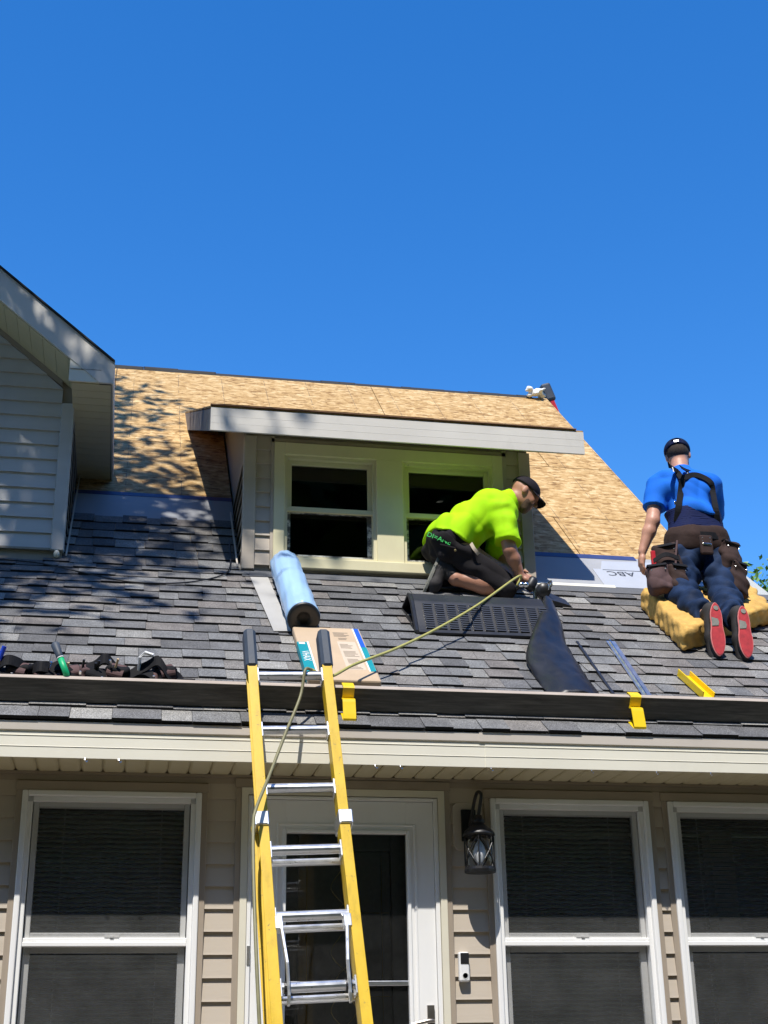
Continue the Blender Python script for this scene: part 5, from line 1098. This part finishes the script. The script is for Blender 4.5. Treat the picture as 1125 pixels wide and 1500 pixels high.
MB().obox(PH2(-0.1245, 0.041, 0.0), PH2(0, 0, 1)-PH2(0, 0, 0), PH2(1, 0, 0)-PH2(0, 0, 0), V3(up2), 0.016, 0.002, 0.008).build('cap_buckle', M['steel'], w2)
hb = Field(V3(hc2)-0.2, V3(hc2)+0.2, 0.006); fv = V3(fw2); uv = V3(up2)/np.linalg.norm(up2); hb.ell(PH2(-0.012, 0.022, 0), (0.099, 0.089, 0.079), 0, (fv, uv, np.cross(fv, uv))); hb.keep(PH2(0.02, 0, 0), -fv); hb.keep(PH2(0, -0.042, 0), uv+fv*-0.2); hb.build('hair', M['hair'], w2)
# suspenders, belt and pouches follow the back surface
def onback(x, y, dy=0.0):                # point on the back of the torso: march the pixel ray into the shirt field
    d = ray(x, y); best = None
    for Y in np.arange(7.55, 8.1, 0.004):
        p = d*(Y/d[1])
        if tq(p) < 0.017: return Vector(p)+Vector((0, -dy, 0))
    return Vector(d*(7.72/d[1]))
def segd(p, a, b, ra, rb): a = V3(a); v = V3(b)-a; t = min(1, max(0, (p-a).dot(v)/v.dot(v))); return np.linalg.norm(p-a-t*v)-(ra+(rb-ra)*t)
def tq(p): return min(segd(p, pel2-xr*0.075, pel2+xr*0.075, 0.122, 0.122), segd(p, wst2-xr*0.055, wst2+xr*0.055, 0.118, 0.118), segd(p, chs2-xr*0.085, chs2+xr*0.085, 0.120, 0.120), segd(p, wst2, chs2, 0.116, 0.119), segd(p, sL.lerp(sR, 0.17), sR.lerp(sL, 0.17), 0.079, 0.079), segd(p, wst2, pel2, 0.122, 0.124))
def bandpx(pts, w, mat, name, parent, th=0.008, dy=0.012):
    path = smoothpath([onback(x, y, dy) for x, y in pts], 5); mb = MB(); rings = []
    for i, p in enumerate(path):
        t = (path[min(i+1, len(path)-1)]-path[max(i-1, 0)]).normalized(); n = Vector((0, -1, 0.15)); W = t.cross(n).normalized()*w/2; N = n.normalized()*th/2
        rings.append([p-W-N, p+W-N, p+W+N, p-W+N])
    return mb.loft(rings).build(name, mat, parent)
bandpx([(982, 683), (990, 692), (998, 703)], 0.045, M['webbing'], 'suspender', w2); bandpx([(998, 703), (996, 722), (993, 742), (990, 765)], 0.040, M['webbing'], 'suspender', w2)
bandpx([(1000, 701), (1014, 697), (1026, 699), (1040, 708), (1043, 722), (1047, 745), (1051, 772)], 0.040, M['webbing'], 'suspender', w2)
bandpx([(997, 684), (1008, 692), (1018, 697)], 0.03, M['webbing'], 'suspender', w2)
MB().obox(onback(992, 738, 0.012), (1, 0, 0), (0, 1, 0), (0, 0, 1), 0.026, 0.004, 0.012).build('buckle', M['steel'], w2, bevel=0.003)
MB().tube([onback(990, 763, 0.01), onback(988, 772, 0.012), onback(986, 782, 0.012)], 0.005, 8).build('buckle', M['steel'], w2)
place_text('I', 0.06, onback(986, 688, 0.004), (1, 0, 0.1), (0, 0.3, 1), M['paperwhite'], w2, 'shirt_print'); bandpx([(1003, 693), (1012, 697)], 0.022, M['paperwhite'], 'shirt_print', w2, 0.002, 0.003); 
# tool belt round the hips with pouches
tb = thing('tool_belt', 'dark brown leather tool belt with pouches worn by the worker in blue', 'tool belt', pel2, 'tool belts worn or laid down')
f = fld([pel2, wst2], 0.26, 0.007); f.cap(pel2-xr*0.075+Vector((0, 0, 0.02)), pel2+xr*0.075+Vector((0, 0, 0.02)), 0.143, None, 0.04); f.cap(pel2-xr*0.07+Vector((0, 0, 0.08)), pel2+xr*0.07+Vector((0, 0, 0.08)), 0.134, None, 0.04)
f.keep(pix(1015, 803, 7.66), (0, 0, 1)); f.keep(pix(1015, 768, 7.66), (0, 0, -1)); f.wrinkle(0.004, 40, seed=2); f.build('padded_belt', M['leather'], tb)
strip(MB(), [Vector((pel2.x+0.218*math.sin(a), pel2.y-0.150*math.cos(a), pel2.z+0.035)) for a in np.linspace(-1.5, 1.5, 17)], (0, 0, 1), 0.045, 0.006).build('belt_strap', M['webbing'], tb)
c = onback(1031, 799, 0.035)
MB().obox(c+Vector((0, 0, -0.01)), (1, 0, 0), (0, 1, 0), (0, 0, 1), 0.044, 0.014, 0.066).build('phone_pouch', M['leather'], tb, bevel=0.012)
MB().obox(c+Vector((0, -0.016, -0.01)), (1, 0, 0), (0, 1, 0), (0, 0, 1), 0.028, 0.003, 0.008).build('pouch_clasp', M['steel'], tb, bevel=0.003)
for dx in (-0.026, 0.026):
    for dz in (0.012, 0.035): MB().lathe(c+Vector((dx, -0.014, dz)), [(0.004, 0), (0.001, 0.003)], 8, (0, -1, 0)).build('rivet', M['steel'], tb)
def pouch(c, half, lean, seed, mat='leather', flap=True):
    c = V3(c); X = Vector((1, lean[0], 0)).normalized(); N = Vector((lean[1], lean[2], 1)).normalized(); U = N.cross(X).normalized(); X = U.cross(N)
    f = Field(c-0.24, c+0.24, 0.007); f.box(c, half, (X, U, N), 0.02, 0.01); f.ell(c-V3(N)*half[2]*0.35, (half[0]*1.15, half[1]*1.3, half[2]*0.75), 0.03, (X, U, N))
    f.wrinkle(0.008, 55, dirs=((1, 0, 0.2), (0.3, 1, 0.2), (0.5, 0, 1)), seed=seed); f.build('pouch', M[mat], tb)
    c = Vector(c)
    strip(MB(), smoothpath([c+N*(half[2]+0.004)+U*half[1]*0.6, c+N*(half[2]+0.006)-U*half[1]*0.6, c-U*(half[1]+0.008)+N*half[2]*0.8], 4), X, half[0]*1.9, 0.006).build('pouch_rim', M['webbing'], tb)
    for sx in (-0.7, 0.7): MB().lathe(c-U*(half[1]+0.006)+N*half[2]*0.55+X*half[0]*sx, [(0.005, 0), (0.001, 0.004)], 8, -U).build('rivet', M['steel'], tb)
pouch(pix(978, 822, 7.665), (0.075, 0.05, 0.10), (-0.3, -0.12, 0.1), 41); pouch(pix(965, 848, 7.60), (0.062, 0.042, 0.085), (-0.2, -0.1, 0.1), 43, 'suede'); pouch(pix(993, 850, 7.60), (0.052, 0.04, 0.095), (0.1, 0.05, 0.05), 44)
pouch(pix(1066, 818, 7.68), (0.06, 0.055, 0.10), (0.3, 0.12, 0.1), 47); pouch(pix(1077, 850, 7.66), (0.062, 0.055, 0.115), (0.3, 0.12, 0.1), 48)
strip(MB(), smoothpath([pix(957, 822, 7.60), pix(975, 812, 7.575), pix(995, 818, 7.58)], 4), (0, 0.2, 1), 0.03, 0.006).build('belt_strap', M['webbing'], tb)
MB().tube(smoothpath([pix(992, 792, 7.60), pix(990, 815, 7.585), pix(990, 835, 7.575)], 4), 0.007, 8).build('hammer_loop', M['suede'], tb)
MB().obox(pix(957, 818, 7.64), (1, 0, 0), (0, 1, 0), (0, 0, 1), 0.014, 0.01, 0.05).build('tool_handle', M['red'], tb, bevel=0.004)
# shoes with red soles towards the camera
for he, to, an in ((heL, toeL, anL), (heR, toeR, anR)):
    ax = (to-he).normalized(); nr = Vector((0.0, -1, -0.18)); nr = (nr-ax*nr.dot(ax)).normalized(); sd = ax.cross(nr).normalized()
    f = fld([he, to, an], 0.14, 0.006); f.cap(he-nr*0.012, he.lerp(to, 0.6)-nr*0.014, 0.047, 0.050, 0.02); f.cap(he.lerp(to, 0.6)-nr*0.014, to-nr*0.012, 0.050, 0.038, 0.02); f.cap(an, he-nr*0.02, 0.045, 0.043, 0.03)
    sh_ = f.build('shoe', M['shoe'], w2)
    def outline(g=0.0, L=1.0):
        out = []; Lh = (to-he).length/2+0.026
        for u in np.linspace(0, 2*math.pi, 32, endpoint=False):
            x = math.cos(u); w = 0.046+0.011*max(0, x)-0.008*math.exp(-((x+0.15)/0.28)**2); out.append(he.lerp(to, 0.5)+ax*x*(Lh-g)+sd*math.sin(u)*(w-g)*(1-0.12*abs(x)**6)+nr*0.024)
        return out
    MB().prism(outline(), nr*0.016).build('shoe_midsole', M['shoe'], sh_)
    MB().prism([p+nr*0.0165 for p in outline(0.001)], nr*0.006).build('sole_rim', M['solepale'], sh_); MB().prism([p+nr*0.0228 for p in outline(0.006)], nr*0.003).build('shoe_sole', M['sole'], sh_)
    c = he.lerp(to, 0.36)+nr*0.052; MB().prism([c+ax*a+sd*b for a, b in ((-0.028, 0.034), (-0.022, -0.006), (0.0, -0.012), (0.022, -0.006), (0.03, 0.034))], nr*0.0015).build('arch_inset', M['greysole'], sh_)
    MB().lathe(he.lerp(to, 0.05)+nr*0.0515, [(0.016, 0.0), (0.015, 0.0025), (0.001, 0.003)], 18, nr).build('heel_emblem', M['greysole'], sh_)

# ------------------------------------------------------------------ nail gun and air hose
gun = thing('nail_gun', 'black and silver pneumatic nail gun in the hi-vis worker\'s hands', 'nail gun', LP(2.55, 2.05, 0.02))
gc = pix(784, 862, 7.90)
MB().lathe(gc+Vector((-0.02, 0, 0.035)), [(0.004, -0.055), (0.026, -0.05), (0.032, -0.03), (0.032, 0.02), (0.028, 0.035), (0.004, 0.04)], 18, (0.5, 0.1, 0.85)).build('cylinder', M['black'], gun, smooth=True)
MB().tube([gc+Vector((-0.02, 0, 0.03)), gc+Vector((-0.09, 0.01, 0.02)), gc+Vector((-0.13, 0.01, 0.0))], [0.02, 0.017, 0.018], 12).build('handle', M['black'], gun, smooth=True)
MB().lathe(gc+Vector((0.045, -0.03, -0.02)), [(0.004, -0.03), (0.045, -0.028), (0.048, 0.0), (0.045, 0.03), (0.004, 0.032)], 22, (0.2, 1, 0.2)).build('magazine', M['black'], gun, smooth=True)
MB().tube([gc+Vector((0.0, 0, 0.0)), gc+Vector((-0.005, 0.0, -0.10))], [0.018, 0.012], 12).build('nose', M['steel'], gun)
for dx, dz in ((-0.045, 0.005), (-0.075, 0.005)): MB().lathe(gc+Vector((dx-0.03, -0.045, dz)), [(0.001, -0.018), (0.017, -0.012), (0.021, 0.0), (0.017, 0.012), (0.001, 0.018)], 16).build('fitting', M['steel'], gun, smooth=True)
for k in range(3): MB().lathe(gc+Vector((0.06+0.012*k, -0.066, -0.01+0.012*k)), [(0.020, -0.002), (0.023, 0.0), (0.020, 0.002), (0.017, 0.0), (0.020, -0.002)], 16, (1, 0.2, 0.1)).build('ring', M['steel'], gun)
MB().hexa([LP(2.56, 2.02, 0.014), LP(2.74, 1.99, 0.014), LP(2.74, 2.12, 0.014), LP(2.56, 2.2, 0.014), LP(2.57, 2.02, 0.06), LP(2.72, 1.99, 0.03), LP(2.72, 2.12, 0.03), LP(2.57, 2.2, 0.07)]).build('base_plate', M['black'], gun, bevel=0.004)
rt_ = tprm(440, 990); rp_ = LT+LA*rt_
h0 = pix(760, 844, 7.84)
hose = thing('air_hose', 'olive yellow air hose running from the nail gun over the top ladder rung', 'hose', h0)
top = rp_+LX*0.105+LNrm*0.0+Vector((0, 0, 0.030))
MB().tube(smoothpath([gc+Vector((-0.12, 0.0, 0.01)), h0, pix(700, 886, 7.42), pix(640, 921, 7.10), pix(580, 950, 6.80), pix(520, 973, 6.54), top+Vector((0.10, 0.10, -0.005)), top], 8), 0.0075, 10).build('upper_run', M['hose'], hose, smooth=True)
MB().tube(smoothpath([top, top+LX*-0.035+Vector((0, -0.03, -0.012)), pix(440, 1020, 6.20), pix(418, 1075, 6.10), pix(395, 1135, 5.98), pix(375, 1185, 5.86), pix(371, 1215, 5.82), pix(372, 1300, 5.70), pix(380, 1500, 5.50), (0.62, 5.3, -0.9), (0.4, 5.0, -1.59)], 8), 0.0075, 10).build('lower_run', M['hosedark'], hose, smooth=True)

# ------------------------------------------------------------------ trees and surroundings
def leaves(center, radii, n, size, seed, clumps=40, spread=0.16):
    r = np.random.default_rng(seed); c = np.array(center); R_ = np.array(radii)
    u = r.normal(size=(clumps, 3)); u /= np.linalg.norm(u, axis=1)[:, None]; cc = c+u*R_*(r.uniform(0.25, 1, (clumps, 1))**0.5)
    k = r.integers(0, clumps, n); p = cc[k]+r.normal(size=(n, 3))*R_.mean()*spread
    a = r.normal(size=(n, 3)); a /= np.linalg.norm(a, axis=1)[:, None]; b = np.cross(a, r.normal(size=(n, 3))); b /= np.linalg.norm(b, axis=1)[:, None]
    s = size*r.uniform(0.6, 1.3, (n, 1)); q = np.stack([p-a*s, p+b*s*0.45, p+a*s, p-b*s*0.45], 1).reshape(-1, 3)
    m = bpy.data.meshes.new('crown'); m.from_pydata(q.tolist(), [], [(4*i, 4*i+1, 4*i+2, 4*i+3) for i in range(n)]); m.update(); return m, cc
def tree(name, label, base, crown_c, radii, n, size, seed, clumps=40, leaf='leaf', trunk_r=0.2, group=None):
    t = thing(name, label, 'tree', base, group); base = Vector(base); cc_ = Vector(crown_c)
    m, cl_ = leaves(crown_c, radii, n, size, seed, clumps, 0.135 if name == 'maple_tree' else 0.16); link('crown', m, M[leaf], t)
    b = MB(); pts = smoothpath([base, base.lerp(cc_, 0.4)+Vector((0.2, 0, 0)), base.lerp(cc_, 0.8), cc_], 4)
    b.tube(pts, [trunk_r*(1-0.75*i/(len(pts)-1)) for i in range(len(pts))], 10); b.build('trunk', M['bark'], t, smooth=True)
    rr = random.Random(seed)
    for i in rr.sample(range(len(cl_)), min(9, len(cl_))):
        s0 = base.lerp(cc_, rr.uniform(0.6, 0.98)); MB().tube([s0, s0.lerp(Vector(cl_[i]), 0.5)+Vector((0, 0, 0.15)), Vector(cl_[i])], [trunk_r*0.3, trunk_r*0.2, 0.02], 6).build('limb', M['bark'], t)
    return t
def sunpos(a, b, c): return Vector((0.938, -0.347, 0))*a+Vector((0.2996, 0.809, 0.508))*b+SUN*c
cpos = sunpos(-5.65, 9.4, 6.8)
tree('maple_tree', 'tall leafy tree standing left of the house that shades the gable dormer', (-6.2, 3.4, -1.6), cpos, (3.35, 3.35, 3.35), 16500, 0.105, 5, 90)
tp_ = Vector(ray(1112, 842))*3.2*7
tree('garden_tree', 'bright green tree showing above the low roof edge behind the house', (tp_.x, tp_.y, -1.6), (tp_.x+0.6, tp_.y, tp_.z-2.15), (2.5, 2.0, 1.9), 34000, 0.065, 9, 90, 'leaf2', 0.18)
nb = thing('neighbour_house', 'white roofed house beyond the low roof, in front of the green tree', 'house', (9.0, 17.0, -1.6))
pA, pB = Vector(ray(1086, 838))*17.0, Vector(ray(1121, 868))*17.0
xs = (pB.x-pA.x); zs_ = pA.z-pB.z; up_ = 0.6*zs_/xs
MB().prism([(pA.x-0.6, pA.y, pA.z+up_), (pA.x+xs*8, pA.y, pA.z-zs_*8), (pA.x+xs*8, pA.y, pA.z-zs_*8-0.3), (pA.x-0.6, pA.y, pA.z+up_-0.36), (pA.x-6, pA.y, pA.z-3.5), (pA.x-6, pA.y, pA.z-3.2)], (0, 6, 0)).build('roof', M['far_white'], nb)
MB().prism([(pA.x-4.5, pA.y+0.3, -1.6), (pA.x+xs*6, pA.y+0.3, -1.6), (pA.x+xs*6, pA.y+0.3, pA.z-zs_*6-0.35), (pA.x-0.6, pA.y+0.3, pA.z+up_-0.4), (pA.x-4.5, pA.y+0.3, pA.z-3.0)], (0, 5.4, 0)).build('wall', M['far_wall'], nb)
# wood across the street, behind the camera (it is what the windows mirror)
mm, _ = leaves((2, -17, 8.5), (34, 4.5, 11), 30000, 0.8, 3, 460)
wd = link('street_trees', mm, M['leaf']); wd['kind'] = 'stuff'; wd['label'] = 'dense belt of leafy trees across the street'; wd['category'] = 'trees'
